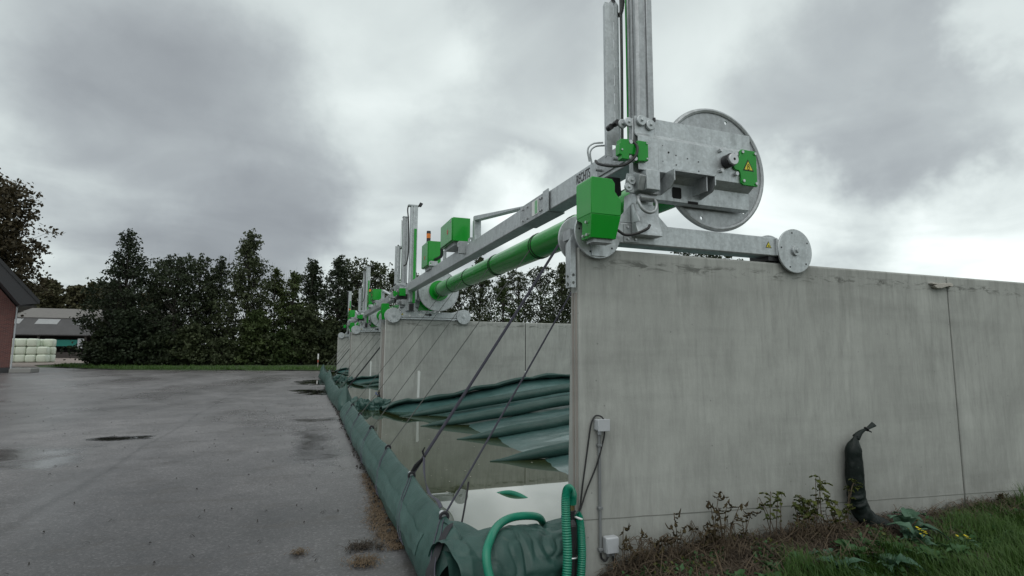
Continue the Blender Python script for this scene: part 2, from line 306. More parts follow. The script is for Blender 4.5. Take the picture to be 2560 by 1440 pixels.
# soil, verge and gravel
for key, a, bb in (('soil', (0.035, 0.026, 0.018), (0.07, 0.05, 0.033)), ('turf', (0.018, 0.038, 0.009), (0.035, 0.062, 0.015)), ('field', (0.03, 0.06, 0.015), (0.05, 0.08, 0.022)), ('gravel', (0.17, 0.14, 0.125), (0.26, 0.22, 0.20)), ('silo_floor', (0.05, 0.05, 0.045), (0.08, 0.08, 0.07))):
    m, nt, b = mat(key); v = pos(nt)
    setb(nt, b, Base_Color=mix(nt, rampv(nt, noise_f(nt, v, 1.7, 8, 0.7), [(0.3, 0), (0.7, 1)]), a, bb), Roughness=0.95)
    bump(nt, b, noise_f(nt, v, 14.0, 5, 0.7), 0.8, 0.05); MT[key] = m
# brickwork of the house (courses are only a few pixels high there)
m, nt, b = mat('brickwork'); v = objc(nt)
v2 = N(nt, 'ShaderNodeCombineXYZ'); sx = N(nt, 'ShaderNodeSeparateXYZ', {0: v})
nt.links.new(N(nt, 'ShaderNodeMath', {0: sx.outputs[0], 1: sx.outputs[1]}, operation='ADD').outputs[0], v2.inputs[0]); nt.links.new(sx.outputs[2], v2.inputs[1])
br = N(nt, 'ShaderNodeTexBrick', {'Vector': v2.outputs[0], 'Color1': (0.15, 0.050, 0.042, 1), 'Color2': (0.095, 0.034, 0.032, 1), 'Mortar': (0.16, 0.12, 0.11, 1), 'Scale': 1.0, 'Mortar Size': 0.008, 'Brick Width': 0.22, 'Row Height': 0.068})
setb(nt, b, Base_Color=br.outputs[0], Roughness=0.85); bump(nt, b, br.outputs['Fac'], -0.4, 0.01); MT['brickwork'] = m
# corrugated barn roof
m, nt, b = mat('barn_roof'); v = objc(nt)
wv = N(nt, 'ShaderNodeTexWave', {'Vector': v, 'Scale': 1.8, 'Distortion': 0.0}, wave_type='BANDS', bands_direction='X').outputs['Fac']
setb(nt, b, Base_Color=mix(nt, noise_f(nt, v, 0.8, 5), (0.05, 0.048, 0.05), (0.085, 0.082, 0.084)), Roughness=0.8); bump(nt, b, wv, 0.5, 0.06); MT['barn_roof'] = m
simple('barn_roof_pale', (0.15, 0.142, 0.135), 0.85, var=0.2, scale=2)

# ------------------------------------------------------------------ mesh helpers
class MB:
    def __init__(s): s.v = []; s.f = []
    def add(s, vs, fs):
        k = len(s.v); s.v += [tuple(p) for p in vs]; s.f += [tuple(i+k for i in f) for f in fs]; return s
    def box(s, x0, x1, y0, y1, z0, z1):
        return s.add([(x0, y0, z0), (x1, y0, z0), (x1, y1, z0), (x0, y1, z0), (x0, y0, z1), (x1, y0, z1), (x1, y1, z1), (x0, y1, z1)],
                     [(0, 3, 2, 1), (4, 5, 6, 7), (0, 1, 5, 4), (1, 2, 6, 5), (2, 3, 7, 6), (3, 0, 4, 7)])
    def prism(s, poly, axis, a, b):
        def P(p, t): return {'x': (t, p[0], p[1]), 'y': (p[0], t, p[1]), 'z': (p[0], p[1], t)}[axis]
        n = len(poly)
        return s.add([P(p, a) for p in poly] + [P(p, b) for p in poly],
                     [tuple(range(n)), tuple(range(2*n-1, n-1, -1))] + [(i, (i+1) % n, n+(i+1) % n, n+i) for i in range(n)])
    def plate(s, poly, holes, axis, a, b):          # polygon with real holes
        def P(p, t): return {'x': (t, p[0], p[1]), 'y': (p[0], t, p[1]), 'z': (p[0], p[1], t)}[axis]
        bm = bmesh.new(); loops = []
        for lp in [poly] + holes:
            vs = [bm.verts.new(P(p, a)) for p in lp]
            for i in range(len(vs)): bm.edges.new((vs[i], vs[(i+1) % len(vs)]))
            loops.append(len(vs))
        bmesh.ops.triangle_fill(bm, use_beauty=True, edges=bm.edges[:])
        bm.verts.index_update(); bm.verts.ensure_lookup_table()
        va = [tuple(x.co) for x in bm.verts]; n = len(va)
        fa = [tuple(x.index for x in f.verts) for f in bm.faces]; bm.free()
        ai = 'xyz'.index(axis); vb = [tuple(b if j == ai else p[j] for j in range(3)) for p in va]
        fs = fa + [tuple(i+n for i in reversed(f)) for f in fa]; k = 0
        for L in loops:
            fs += [(k+i, k+(i+1) % L, n+k+(i+1) % L, n+k+i) for i in range(L)]; k += L
        return s.add(va+vb, fs)
    def cyl(s, p0, p1, r0, r1=None, n=16, caps=True):
        r1 = r0 if r1 is None else r1; p0, p1 = Vector(p0), Vector(p1); d = (p1-p0).normalized()
        a = d.orthogonal().normalized(); bq = d.cross(a)
        vs = []
        for p, r in ((p0, r0), (p1, r1)):
            vs += [p + (a*math.cos(2*math.pi*i/n) + bq*math.sin(2*math.pi*i/n))*r for i in range(n)]
        fs = [(i, (i+1) % n, n+(i+1) % n, n+i) for i in range(n)]
        if caps: fs += [tuple(range(n-1, -1, -1)), tuple(range(n, 2*n))]
        return s.add(vs, fs)
    def tube(s, pts, r, n=8, flat=1.0, up=None, caps=True):
        pts = [Vector(p) for p in pts]; rs = r if isinstance(r, (list, tuple)) else [r]*len(pts)
        vs = []; prev = None
        for i, p in enumerate(pts):
            d = (pts[min(i+1, len(pts)-1)] - pts[max(i-1, 0)]).normalized()
            if up is not None: a = Vector(up).cross(d).normalized()
            elif prev is None: a = d.orthogonal().normalized()
            else: a = (prev - d*prev.dot(d)).normalized()
            prev = a; bq = d.cross(a)
            vs += [p + a*math.cos(2*math.pi*k/n)*rs[i] + bq*math.sin(2*math.pi*k/n)*rs[i]*flat for k in range(n)]
        fs = [(i*n+k, i*n+(k+1) % n, (i+1)*n+(k+1) % n, (i+1)*n+k) for i in range(len(pts)-1) for k in range(n)]
        if caps: fs += [tuple(range(n-1, -1, -1)), tuple(range((len(pts)-1)*n, len(pts)*n))]
        return s.add(vs, fs)
    def torus(s, c, axis, R0, r, n=32, k=8):
        c = Vector(c); d = {'x': Vector((1, 0, 0)), 'y': Vector((0, 1, 0)), 'z': Vector((0, 0, 1))}[axis] if isinstance(axis, str) else Vector(axis).normalized()
        a = d.orthogonal().normalized(); bq = d.cross(a); vs = []
        for i in range(n):
            t = 2*math.pi*i/n; e = a*math.cos(t)+bq*math.sin(t)
            vs += [c + e*(R0 + r*math.cos(2*math.pi*j/k)) + d*r*math.sin(2*math.pi*j/k) for j in range(k)]
        return s.add(vs, [(i*k+j, ((i+1) % n)*k+j, ((i+1) % n)*k+(j+1) % k, i*k+(j+1) % k) for i in range(n) for j in range(k)])
    def grid(s, fn, nu, nv, closed_v=False):
        vs = [fn(i/(nu-1), j/(nv if closed_v else nv-1)) for i in range(nu) for j in range(nv)]
        fs = []
        for i in range(nu-1):
            for j in range(nv if closed_v else nv-1):
                j2 = (j+1) % nv; fs.append((i*nv+j, i*nv+j2, (i+1)*nv+j2, (i+1)*nv+j))
        return s.add(vs, fs)
    def build(s, name, material, parent=None, bevel=0.0, angle=38, recalc=True):
        o0 = origin_of(parent) if parent else Vector((0, 0, 0))
        me = bpy.data.meshes.new(name)
        me.from_pydata([(p[0]-o0.x, p[1]-o0.y, p[2]-o0.z) for p in s.v], [], s.f)
        if recalc:
            bm = bmesh.new(); bm.from_mesh(me); bmesh.ops.recalc_face_normals(bm, faces=bm.faces[:]); bm.to_mesh(me); bm.free()
        me.shade_smooth(); me.set_sharp_from_angle(angle=R(angle))
        me.materials.append(MT[material] if isinstance(material, str) else material)
        o = bpy.data.objects.new(name, me); C.objects.link(o)
        if parent: o.parent = parent
        if bevel:
            bv = o.modifiers.new('edge', 'BEVEL'); bv.width = bevel; bv.segments = 2; bv.limit_method = 'ANGLE'; bv.angle_limit = R(40)
        return o
def origin_of(o):
    v = Vector((0, 0, 0))
    while o: v = v + o.location; o = o.parent
    return v
def tag(o, label=None, cat=None, group=None, kind=None):
    if label: o['label'] = label
    if cat: o['category'] = cat
    if group: o['group'] = group
    if kind: o['kind'] = kind
    return o
def thing(name, label, cat, loc=(0, 0, 0), group=None):
    o = bpy.data.objects.new(name, None); o.empty_display_size = 0.2; o.location = loc; C.objects.link(o)
    return tag(o, label, cat, group)
def copy_tree(o, parent=None, skip=()):
    c = o.copy(); C.objects.link(c); c.parent = parent
    for ch in list(o.children):
        if ch.name.split('.')[0] in skip: continue
        copy_tree(ch, c, skip)
    return c
def circ(cx, cy, r, n=20, a0=0.0): return [(cx+r*math.cos(a0+2*math.pi*i/n), cy+r*math.sin(a0+2*math.pi*i/n)) for i in range(n)]
def nz(x, y, z=0.0): return noise.noise(Vector((x, y, z)))
def fb(x, y, z=0.0): return nz(x, y, z) + 0.5*nz(2.1*x, 2.1*y, 2.1*z+7) + 0.25*nz(4.3*x, 4.3*y, 4.3*z+3)
def sstep(a, b, x):
    t = min(1, max(0, (x-a)/(b-a))); return t*t*(3-2*t)
def smooth_path(pts, n=40):
    pts = [Vector(p) for p in pts]; out = []
    P = [2*pts[0]-pts[1]] + pts + [2*pts[-1]-pts[-2]]
    seg = len(pts)-1
    for i in range(n+1):
        t = i/n*seg; k = min(int(t), seg-1); u = t-k
        p0, p1, p2, p3 = P[k:k+4]
        out.append(0.5*((2*p1)+(p2-p0)*u+(2*p0-5*p1+4*p2-p3)*u*u+(3*p1-p0-3*p2+p3)*u**3))
    return out
def struct(o): o['kind'] = 'structure'; return o

# ------------------------------------------------------------------ ground
X0, Y1, SP, PITCH, HW, YF = 1.918, 3.688, 11.037, 11.9, 2.492, 14.725   # wall end, near wall, -, bay pitch, wall top, far wall
WATER = 0.20
struct(MB().box(-900, 900, -300, 1500, -0.5, -0.06).build('ground', 'field'))
yard = MB().grid(lambda u, w: (-46+(1.93+46)*u, -8+(54.0-1.4*(1-u)*0)*w, 0.0 + 0.0), 60, 60)
yard = MB(); poly = [(-60, -12), (1.93, -12), (1.93, 4.1), (19, 4.1), (19, 40), (2.6, 44.6), (-13.3, 49.6), (-20.5, 56.8), (-60, 62)]
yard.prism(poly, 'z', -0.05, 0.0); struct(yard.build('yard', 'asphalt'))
struct(MB().box(1.35, 30, 3.86, 41, -0.03, 0.012).build('silo_floor', 'silo_floor'))
struct(MB().prism([(-120, 62), (-60, 61), (-21, 57.2), (-24, 64), (-20, 92), (-20, 140), (-120, 140)], 'z', -0.03, 0.015).build('gravel_yard', 'gravel'))
# grass verge beyond the yard, uneven edge
def verge(u, w):
    x = -20.8+89*u; y0 = 57.5 if x < -20.4 else (57.5-(x+20.4)*1.11 if x < -13.3 else 49.7-(x+13.3)*0.315)
    if x > 2.6: y0 = 44.7
    y = y0+w*24+0.5*nz(x*0.7, w*3)*(1-w)
    return (x, y, 0.02+0.16*sstep(0, 0.12, w)+0.08*fb(x*0.5, y*0.5))
struct(MB().grid(verge, 150, 24).build('grass_verge', 'turf'))
def bank(u, w):
    x = 1.95+13*u; y = -4+7.68*w
    z = 0.02+0.10*sstep(1.95, 2.5, x)+0.045*sstep(2.6, 3.68, y)+0.03*fb(x*1.7, y*1.7)+0.015*fb(x*6, y*6)
    return (x, y, z)
struct(MB().grid(bank, 130, 80).build('soil_bank', 'soil'))
def bank_z(x, y): return bank((x-1.95)/13, (y+4)/7.68)[2]

# ------------------------------------------------------------------ silo walls
EDGE = [X0, 6.205, 10.49, 14.78, 19.07]
def leaf_wall(root, y, far_sign, t_top, t_bot, edges, seal, material):
    # near face vertical at y when far_sign=+1, otherwise the vertical face is the far one
    def sec(ya): return [(y, 0.0), (y, HW-0.012), (y+0.012*far_sign, HW), (y+(t_top-0.012)*far_sign, HW), (y+t_top*far_sign, HW-0.012), (y+t_bot*far_sign, 0.0)]
    for i in range(len(edges)-1):
        g0 = 0.0 if i == 0 else 0.011
        o = MB().prism(sec(y), 'x', edges[i]+g0, edges[i+1]-0.011).build('wall_panel', material, root, bevel=0.010)
    for e_ in edges[1:-1]:
        yy = y+0.014*far_sign
        MB().prism([(yy, 0.0), (yy, HW-0.03), (y+(t_top-0.014)*far_sign, HW-0.03), (y+(t_bot-0.014)*far_sign, 0.0)], 'x', e_-0.0105, e_+0.0105).build('joint_seal', seal, root)
wall = thing('silo_wall', 'nearest grey concrete silo wall at right, with junction box and sandbag against it', 'wall', (X0, Y1, 0), 'concrete silo walls')
leaf_wall(wall, Y1, 1, 0.12, 0.24, EDGE, 'sealant_grey', 'concrete')
# pour joint of the footing, its line runs down to the right
for a, bq in ((X0+0.004, 6.194), (6.216, 10.479), (10.501, 14.769)):
    top = []; bot = []
    for i in range(25):
        x = a+(bq-a)*i/24; z = 0.47-(x-1.95)*0.0395+0.004*nz(x*5, 2); t = 0.0035+0.003*max(0, nz(x*3, 8))
        top.append((x, z+t)); bot.append((x, z-t))
    MB().prism(top+bot[::-1], 'y', Y1-0.0012, Y1+0.004).build('pour_joint', 'joint_dirt', wall)
# end post with vertical ribs
for k, (ya, yb) in enumerate(((Y1+0.03, Y1+0.06), (Y1+0.085, Y1+0.11))):
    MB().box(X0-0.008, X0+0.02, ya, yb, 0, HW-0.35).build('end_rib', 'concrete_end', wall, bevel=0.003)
def double_wall(k, label, far=True):
    off = k*PITCH; y = YF+off
    w_ = thing('silo_wall', label, 'wall', (X0, y, 0), 'concrete silo walls')
    leaf_wall(w_, y, 1, 0.14, 0.16, [X0, 5.915, 10.2, 14.5, 18.8], 'sealant', 'concrete')
    if far: leaf_wall(w_, Y1+off+PITCH+0.20, -1, 0.20, 0.22, [X0, 5.915, 10.2, 14.5, 18.8], 'sealant', 'concrete')
    else: leaf_wall(w_, y+0.9, -1, 0.14, 0.2, [X0, 5.915, 10.2, 14.5, 18.8], 'sealant', 'concrete')
    yb = (Y1+off+PITCH-0.02) if far else y+0.75
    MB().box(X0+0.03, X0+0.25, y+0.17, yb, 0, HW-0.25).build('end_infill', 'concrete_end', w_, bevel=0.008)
    MB().box(X0-0.006, X0+0.01, y+0.02, y+0.045, 0.1, HW-0.02).build('end_rib', 'white_paint', w_)
    MB().prism([(2.795, 0.42), (2.86, 0.42), (2.865, 0.9), (2.875, 1.10), (2.84, 1.14), (2.80, 1.12), (2.805, 0.8)], 'y', y-0.004, y+0.001).build('painted_stripe', 'white_paint', w_)
    if k == 0: MB().box(5.89, 5.94, y-0.012, y, 1.05, 1.10).build('joint_clip', 'white_paint', w_)
    return w_
double_wall(0, 'second concrete silo wall from the front, with black joint and dangling straps before it')
double_wall(1, 'third concrete silo wall from the front, narrow in view between bunds')
double_wall(2, 'farthest concrete silo wall, its end nearest the dark trees', False)

# ------------------------------------------------------------------ cover winding gantry (one per bay)
RX, RZ = 3.25, 3.275            # axis of the green roller pipe
def bolts(root, pts, y, r=0.014, d=0.02, name='bolt', material='steel_bolt'):
    for (x, z) in pts: MB().cyl((x, y, z), (x, y-d, z), r, n=6).build(name, material, root)
def wheel(root, x, y0, y1, zc=2.602, r=0.2):
    w = MB().cyl((x, y0, zc), (x, y0+0.018, zc), r, n=48).build('wheel', 'galvanised', root, bevel=0.003)
    MB().cyl((x, y1, zc), (x, y1+0.018, zc), r, n=48).build('rear_flange', 'galvanised', w, bevel=0.003)
    MB().cyl((x, y0+0.018, zc), (x, y1, zc), 0.105, n=24).build('roller', 'galvanised_dull', w)
    h = MB().cyl((x, y0, zc), (x, y0-0.02, zc), 0.047, n=24); h.cyl((x, y0-0.02, zc), (x, y0-0.034, zc), 0.02, n=6); h.build('hub', 'galvanised', w, bevel=0.002)
    for k in range(5):
        a = 0.5+2*math.pi*k/5
        MB().cyl((x+0.165*math.cos(a), y0-0.0015, zc+0.165*math.sin(a)), (x+0.165*math.cos(a), y0+0.004, zc+0.165*math.sin(a)), 0.008, n=8).build('bolt_hole_shade', 'hole_shade', w)  # solid black disc, painted shade in place of an open hole
    return w
def warning_sign(root, cx, cz, y, s, symbol=True):
    def tri(k): return [(cx-s*k, cz-s*0.577*k), (cx+s*k, cz-s*0.577*k), (cx, cz+s*1.155*k)]
    t = MB().prism(tri(1.0), 'y', y-0.002, y).build('warning_sign', 'black_print', root)
    MB().prism(tri(0.74), 'y', y-0.0035, y-0.002).build('warning_face', 'yellow_print', t)
    if symbol:
        sy = MB(); sy.torus((cx, y-0.004, cz+s*0.22), 'y', s*0.16, s*0.045, 18, 5); sy.torus((cx, y-0.004, cz-s*0.16), 'y', s*0.21, s*0.045, 18, 5)
        sy.build('warning_symbol', 'black_print', t)
    else:
        MB().prism([(cx-s*0.35, cz-s*0.25), (cx+s*0.35, cz-s*0.25), (cx+s*0.2, cz+0.05*s), (cx-s*0.1, cz+0.1*s)], 'y', y-0.0045, y-0.0035).build('warning_symbol', 'black_print', t)
G = thing('cover_gantry', 'nearest galvanised gantry with tall mast, green pipe and RECHTS lettering over the first bay', 'gantry', (2.5, Y1+0.06, HW), 'tarpaulin winding gantries over the silo bays')
# --- near carriage
cb = MB().box(2.15, 3.90, 3.66, 3.835, 2.545, 2.712).build('carriage_beam', 'galvanised', G, bevel=0.008)
MB().box(2.30, 2.44, 3.652, 3.66, 2.555, 2.70).build('splice_plate', 'galvanised_dull', cb, bevel=0.002)
bolts(cb, [(2.335, 2.58), (2.405, 2.58), (2.335, 2.675), (2.405, 2.675)], 3.652, 0.01, 0.012)
MB().box(3.80, 4.25, 3.68, 3.90, 2.505, 2.565).build('wheel_fork', 'black_plastic', cb)
MB().prism([(3.86, 2.55), (4.0, 2.55), (4.0, 2.66), (3.86, 2.70)], 'y', 3.645, 3.66).build('wheel_fork', 'galvanised_dull', cb)
warning_sign(cb, 3.785, 2.632, 3.66, 0.034, False)
wheel(G, 2.062, 3.638, 3.925); wheel(G, 4.075, 3.638, 3.925)
# --- pedestal
pd = MB().prism([(2.385, 2.712), (2.575, 2.712), (2.555, 2.97), (2.40, 2.97)], 'y', 3.62, 3.80).build('pedestal', 'galvanised', G, bevel=0.006)
MB().prism([(2.235, 2.713), (2.386, 2.713), (2.395, 2.885)], 'y', 3.66, 3.672).build('gusset', 'galvanised', pd)
MB().prism([(2.574, 2.713), (2.76, 2.713), (2.562, 2.90)], 'y', 3.70, 3.712).build('gusset', 'galvanised', pd)
MB().prism([(3.606, 2.86), (3.606, 2.72), (3.56, 2.63), (3.56, 2.60), (3.65, 2.60), (3.65, 2.86)], 'x', 2.37, 2.60).build('foot_plate', 'galvanised', pd, bevel=0.004)
MB().prism([(3.604, 2.86), (3.52, 2.70), (3.604, 2.70)], 'x', 2.355, 2.368).build('gusset', 'galvanised', pd)
MB().cyl((2.40, 3.575, 2.905), (2.52, 3.575, 2.905), 0.028, n=16).build('shackle_sleeve', 'galvanised_dull', pd)
MB().tube(smooth_path([(2.385, 3.575, 2.905), (2.375, 3.55, 2.86), (2.40, 3.535, 2.80), (2.455, 3.53, 2.775), (2.515, 3.535, 2.80), (2.54, 3.55, 2.86), (2.53, 3.575, 2.905)], 30), 0.014, 10).build('lifting_shackle', 'galvanised_dull', pd)
MB().tube(smooth_path([(2.21, 3.60, 2.63), (2.26, 3.57, 2.59), (2.34, 3.55, 2.60), (2.44, 3.54, 2.645), (2.47, 3.545, 2.68)], 24), 0.011, 8).build('hydraulic_hose', 'black_rubber', pd)
# --- winding side plate (folded sheet)
prof = [(3.58, 3.575), (3.58, 3.435), (3.535, 3.395), (3.535, 3.118), (3.62, 3.065), (3.62, 2.918), (3.66, 2.90), (3.66, 2.912), (3.632, 2.93), (3.632, 3.072), (3.547, 3.125), (3.547, 3.388), (3.592, 3.43), (3.592, 3.575)]
sp_ = MB().prism(prof, 'x', 2.56, 3.545).build('side_plate', 'galvanised', G, bevel=0.0015)
MB().prism(prof[:4]+[(3.547, 3.118), (3.547, 3.388), (3.592, 3.43), (3.592, 3.575)], 'x', 2.375, 2.559).build('plate_end', 'galvanised', sp_, bevel=0.0015)
MB().prism([(3.594, 3.575), (3.65, 3.50), (3.65, 2.95), (3.634, 2.95), (3.634, 3.07), (3.549, 3.125), (3.549, 3.388), (3.594, 3.43)], 'x', 3.525, 3.543).build('end_rib', 'galvanised_dull', sp_)
MB().box(2.60, 3.47, 3.645, 3.66, 2.93, 3.55).build('back_plate', 'galvanised_dull', sp_)
bh = [(2.657, 3.29, .009), (2.728, 3.275, .006), (2.84, 3.262, .006), (2.95, 3.25, .006), (2.728, 3.195, .006), (2.95, 3.17, .006), (2.60, 3.34, .004), (2.60, 3.21, .004)]
for x, z, r in bh: MB().cyl((x, 3.5335, z), (x, 3.54, z), r, n=10).build('bolt_hole_shade', 'hole_shade', sp_)  # small black discs paint the shade of holes, plate is uncut
for x in (2.725, 2.905): MB().box(x, x+0.07, 3.532, 3.55, 3.125, 3.152).build('slot', 'hole_shade', sp_)  # black blocks paint the shade of slots, here and below
MB().prism([(2.745, 2.955), (2.755, 2.945), (2.825, 2.945), (2.835, 2.955), (2.835, 3.03), (2.825, 3.04), (2.755, 3.04), (2.745, 3.03)], 'y', 3.617, 3.63).build('slot', 'hole_shade', sp_)
MB().box(2.90, 3.00, 3.615, 3.66, 2.915, 2.935).build('slot', 'hole_shade', sp_)
bolts(sp_, [(3.17, 3.375), (3.325, 3.362), (3.17, 3.20), (3.325, 3.19)], 3.535, 0.018, 0.03)
hb = MB().cyl((3.235, 3.535, 3.285), (3.235, 3.47, 3.285), 0.056, n=24).build('drive_hub', 'black_plastic', sp_)
MB().cyl((3.24, 3.472, 3.285), (3.24, 3.445, 3.285), 0.048, n=24).build('hub_cap', 'steel_bolt', hb, bevel=0.003)
MB().cyl((3.245, 3.4445, 3.285), (3.245, 3.45, 3.285), 0.012, n=10).build('hub_hole_shade', 'hole_shade', hb)  # black disc paints the shade of the cap's centre hole
gp_poly = [(3.375, 3.40), (3.39, 3.412), (3.535, 3.412), (3.548, 3.40), (3.548, 3.10), (3.395, 3.10), (3.372, 3.115), (3.368, 3.20), (3.352, 3.222), (3.315, 3.226), (3.298, 3.245), (3.298, 3.315), (3.312, 3.335), (3.35, 3.337), (3.37, 3.35)]
gp = MB().prism(gp_poly, 'y', 3.515, 3.533).build('guard_plate', 'green_paint', sp_, bevel=0.003)
bolts(gp, [(3.395, 3.388), (3.53, 3.388), (3.395, 3.135), (3.53, 3.125)], 3.515, 0.013, 0.012)
warning_sign(gp, 3.452, 3.262, 3.515, 0.058)
fk = MB().box(2.635, 3.03, 3.43, 3.54, 3.105, 3.117).build('fork_pocket', 'galvanised', sp_)
for x in (2.625, 3.02): MB().prism([(3.54, 3.118), (3.43, 3.118), (3.43, 3.03), (3.47, 2.985), (3.62, 2.955), (3.62, 3.06)], 'x', x, x+0.01).build('pocket_side', 'galvanised', fk)
MB().box(2.95, 2.962, 3.45, 3.62, 2.98, 3.104).build('pocket_side', 'galvanised_dull', fk)
# --- column head in front of the pedestal, pulleys
MB().box(2.42, 2.545, 3.50, 3.60, 2.955, 3.115).build('column_head', 'galvanised', G, bevel=0.004)
MB().prism([(3.60, 3.12), (3.50, 3.06), (3.54, 2.95), (3.60, 2.95)], 'x', 2.36, 2.418).build('column_side', 'galvanised_dull', G, bevel=0.004)
MB().prism([(2.36, 2.95), (2.60, 2.95), (2.60, 3.56), (2.36, 3.56)], 'y', 3.596, 3.655).build('mast_foot', 'galvanised_dull', G, bevel=0.004)
for (x, y, z, r) in ((2.425, 3.575, 3.535, .042), (2.51, 3.575, 3.51, .042), (2.335, 3.62, 3.525, .038), (2.30, 3.66, 3.52, .038), (2.325, 3.58, 3.03, .036), (2.30, 3.585, 2.975, .034)):
    p_ = MB().cyl((x, y, z), (x, y-0.022, z), r, n=24); p_.cyl((x, y-0.022, z), (x, y-0.036, z), 0.012, n=6); p_.build('pulley', 'galvanised', G, bevel=0.003)
MB().prism([(2.29, 2.94), (2.36, 2.94), (2.36, 3.09), (2.30, 3.09), (2.28, 2.98)], 'y', 3.585, 3.60).build('pulley_plate', 'galvanised', G)
MB().cyl((2.555, 3.575, 3.55), (2.555, 3.575, 3.58), 0.012, n=8).build('pin', 'black_plastic', G)
for (x, y, z) in ((2.26, 3.70, 3.53), (2.225, 3.74, 3.505)): MB().cyl((x, y, z), (x, y-0.05, z), 0.024, n=12).build('cable_guide', 'black_plastic', G)
# --- mast (extruded profile with grooves)
mx0, mx1, my0, my1 = 2.425, 2.578, 3.605, 3.752
mp = [(mx0+.02, my0), (mx0+.075, my0), (mx0+.08, my0+.02), (mx0+.095, my0+.02), (mx0+.10, my0), (mx1, my0), (mx1, my1), (mx0, my1), (mx0, my1-.02), (mx0+.02, my1-.024), (mx0+.02, my1-.045), (mx0, my1-.05), (mx0, my0+.075), (mx0+.02, my0+.07), (mx0+.02, my0+.05), (mx0, my0+.045), (mx0, my0+.02)]
ms = MB().prism(mp, 'z', 2.98, 5.50).build('mast', 'galvanised_dull', G, bevel=0.003)
MB().box(mx0-0.004, mx0+0.01, my1+0.002, my1+0.014, 3.3, 5.2).build('mast_strip', 'green_paint', ms)
MB().box(mx0-0.012, mx1+0.012, my0-0.012, my1+0.012, 5.50, 5.515).build('mast_cap', 'galvanised', ms)
ch = [(2.275, 3.86), (2.275, 3.84), (2.295, 3.80), (2.36, 3.80), (2.36, 3.80), (2.395, 3.84), (2.395, 3.87), (2.39, 3.87), (2.39, 3.843), (2.357, 3.806), (2.298, 3.806), (2.281, 3.842), (2.281, 3.86)]
chn = MB()
slots = [[(2.326, z), (2.332, z), (2.332, z+0.10), (2.326, z+0.10)] for z in (3.60, 3.76, 3.92, 4.08, 4.24, 4.40, 4.56)]
chn.plate([(2.298, 3.40), (2.345, 3.40), (2.36, 3.43), (2.36, 4.68), (2.298, 4.68)], slots, 'y', 3.80, 3.806)
chn.box(2.245, 2.298, 3.80, 3.806, 3.30, 4.66); chn.prism([(2.245, 3.80), (2.26, 3.86), (2.266, 3.86), (2.251, 3.80)], 'z', 3.30, 4.66)
chn.prism([(2.36, 3.80), (2.40, 3.835), (2.396, 3.84), (2.356, 3.806)], 'z', 3.43, 4.68)
chn = chn.build('cable_channel', 'galvanised', G)
MB().cyl((2.33, 3.80, 4.685), (2.33, 3.83, 4.685), 0.022, n=12).build('channel_stop', 'black_plastic', chn)
for (xa, ya, xb) in ((2.405, 3.82, 2.405), (2.45, 3.86, 2.452), (2.44, 3.86, 2.44)):
    MB().tube([(xa-0.01, ya, 3.40), (xa, ya, 4.2), (xb, ya, 5.45)], 0.0045, 6).build('lifting_cable', 'rope_grey', G)
MB().tube(smooth_path([(2.375, 3.83, 4.60), (2.41, 3.84, 4.60), (2.44, 3.845, 4.66), (2.455, 3.85, 4.80), (2.45, 3.87, 5.1), (2.45, 3.88, 5.45)], 40), [0.016+0.002*(i % 2) for i in range(41)], 10).build('corrugated_conduit', 'black_rubber', G)
# --- green connector box and hose loop
gb = [(2.19, 3.325), (2.265, 3.335), (2.265, 3.300), (2.345, 3.300), (2.345, 3.335), (2.44, 3.335), (2.44, 3.18), (2.345, 3.17), (2.345, 3.215), (2.265, 3.215), (2.265, 3.17), (2.20, 3.17), (2.20, 3.20), (2.18, 3.205), (2.18, 3.29), (2.19, 3.295)]
gbx = MB().prism(gb, 'y', 3.50, 3.56).build('connector_box', 'green_paint', G, bevel=0.003)
for (x, z) in ((2.285, 3.315), (2.28, 3.19), (2.325, 3.185)): MB().cyl((x, 3.56, z), (x, 3.50, z), 0.016, n=12).build('gland', 'steel_bolt', gbx)
bolts(gbx, [(2.425, 3.32), (2.425, 3.195), (2.20, 3.24)], 3.50, 0.007, 0.008)
MB().box(2.30, 2.33, 3.54, 3.60, 3.29, 3.34).build('gland_block', 'black_plastic', gbx)
MB().tube(smooth_path([(2.31, 3.52, 3.33), (2.325, 3.48, 3.27), (2.30, 3.47, 3.19), (2.23, 3.50, 3.125), (2.15, 3.56, 3.12), (2.10, 3.68, 3.17), (2.11, 3.75, 3.22)], 40), 0.011, 8).build('hose_loop', 'black_rubber', G)
MB().prism([(2.27, 3.15), (2.41, 3.15), (2.42, 3.00), (2.34, 2.96), (2.28, 3.02)], 'y', 3.86, 3.95).build('winch_motor', 'black_plastic', G, bevel=0.01)
for dx in (0.0, 0.05):
    MB().tube(smooth_path([(2.18+dx, 3.98+dx, 3.30), (2.16+dx, 3.97+dx, 3.40), (2.20+dx, 3.95+dx, 3.45), (2.28+dx, 3.92+dx, 3.46)], 20), 0.008, 8).build('handle_hoop', 'galvanised', G)
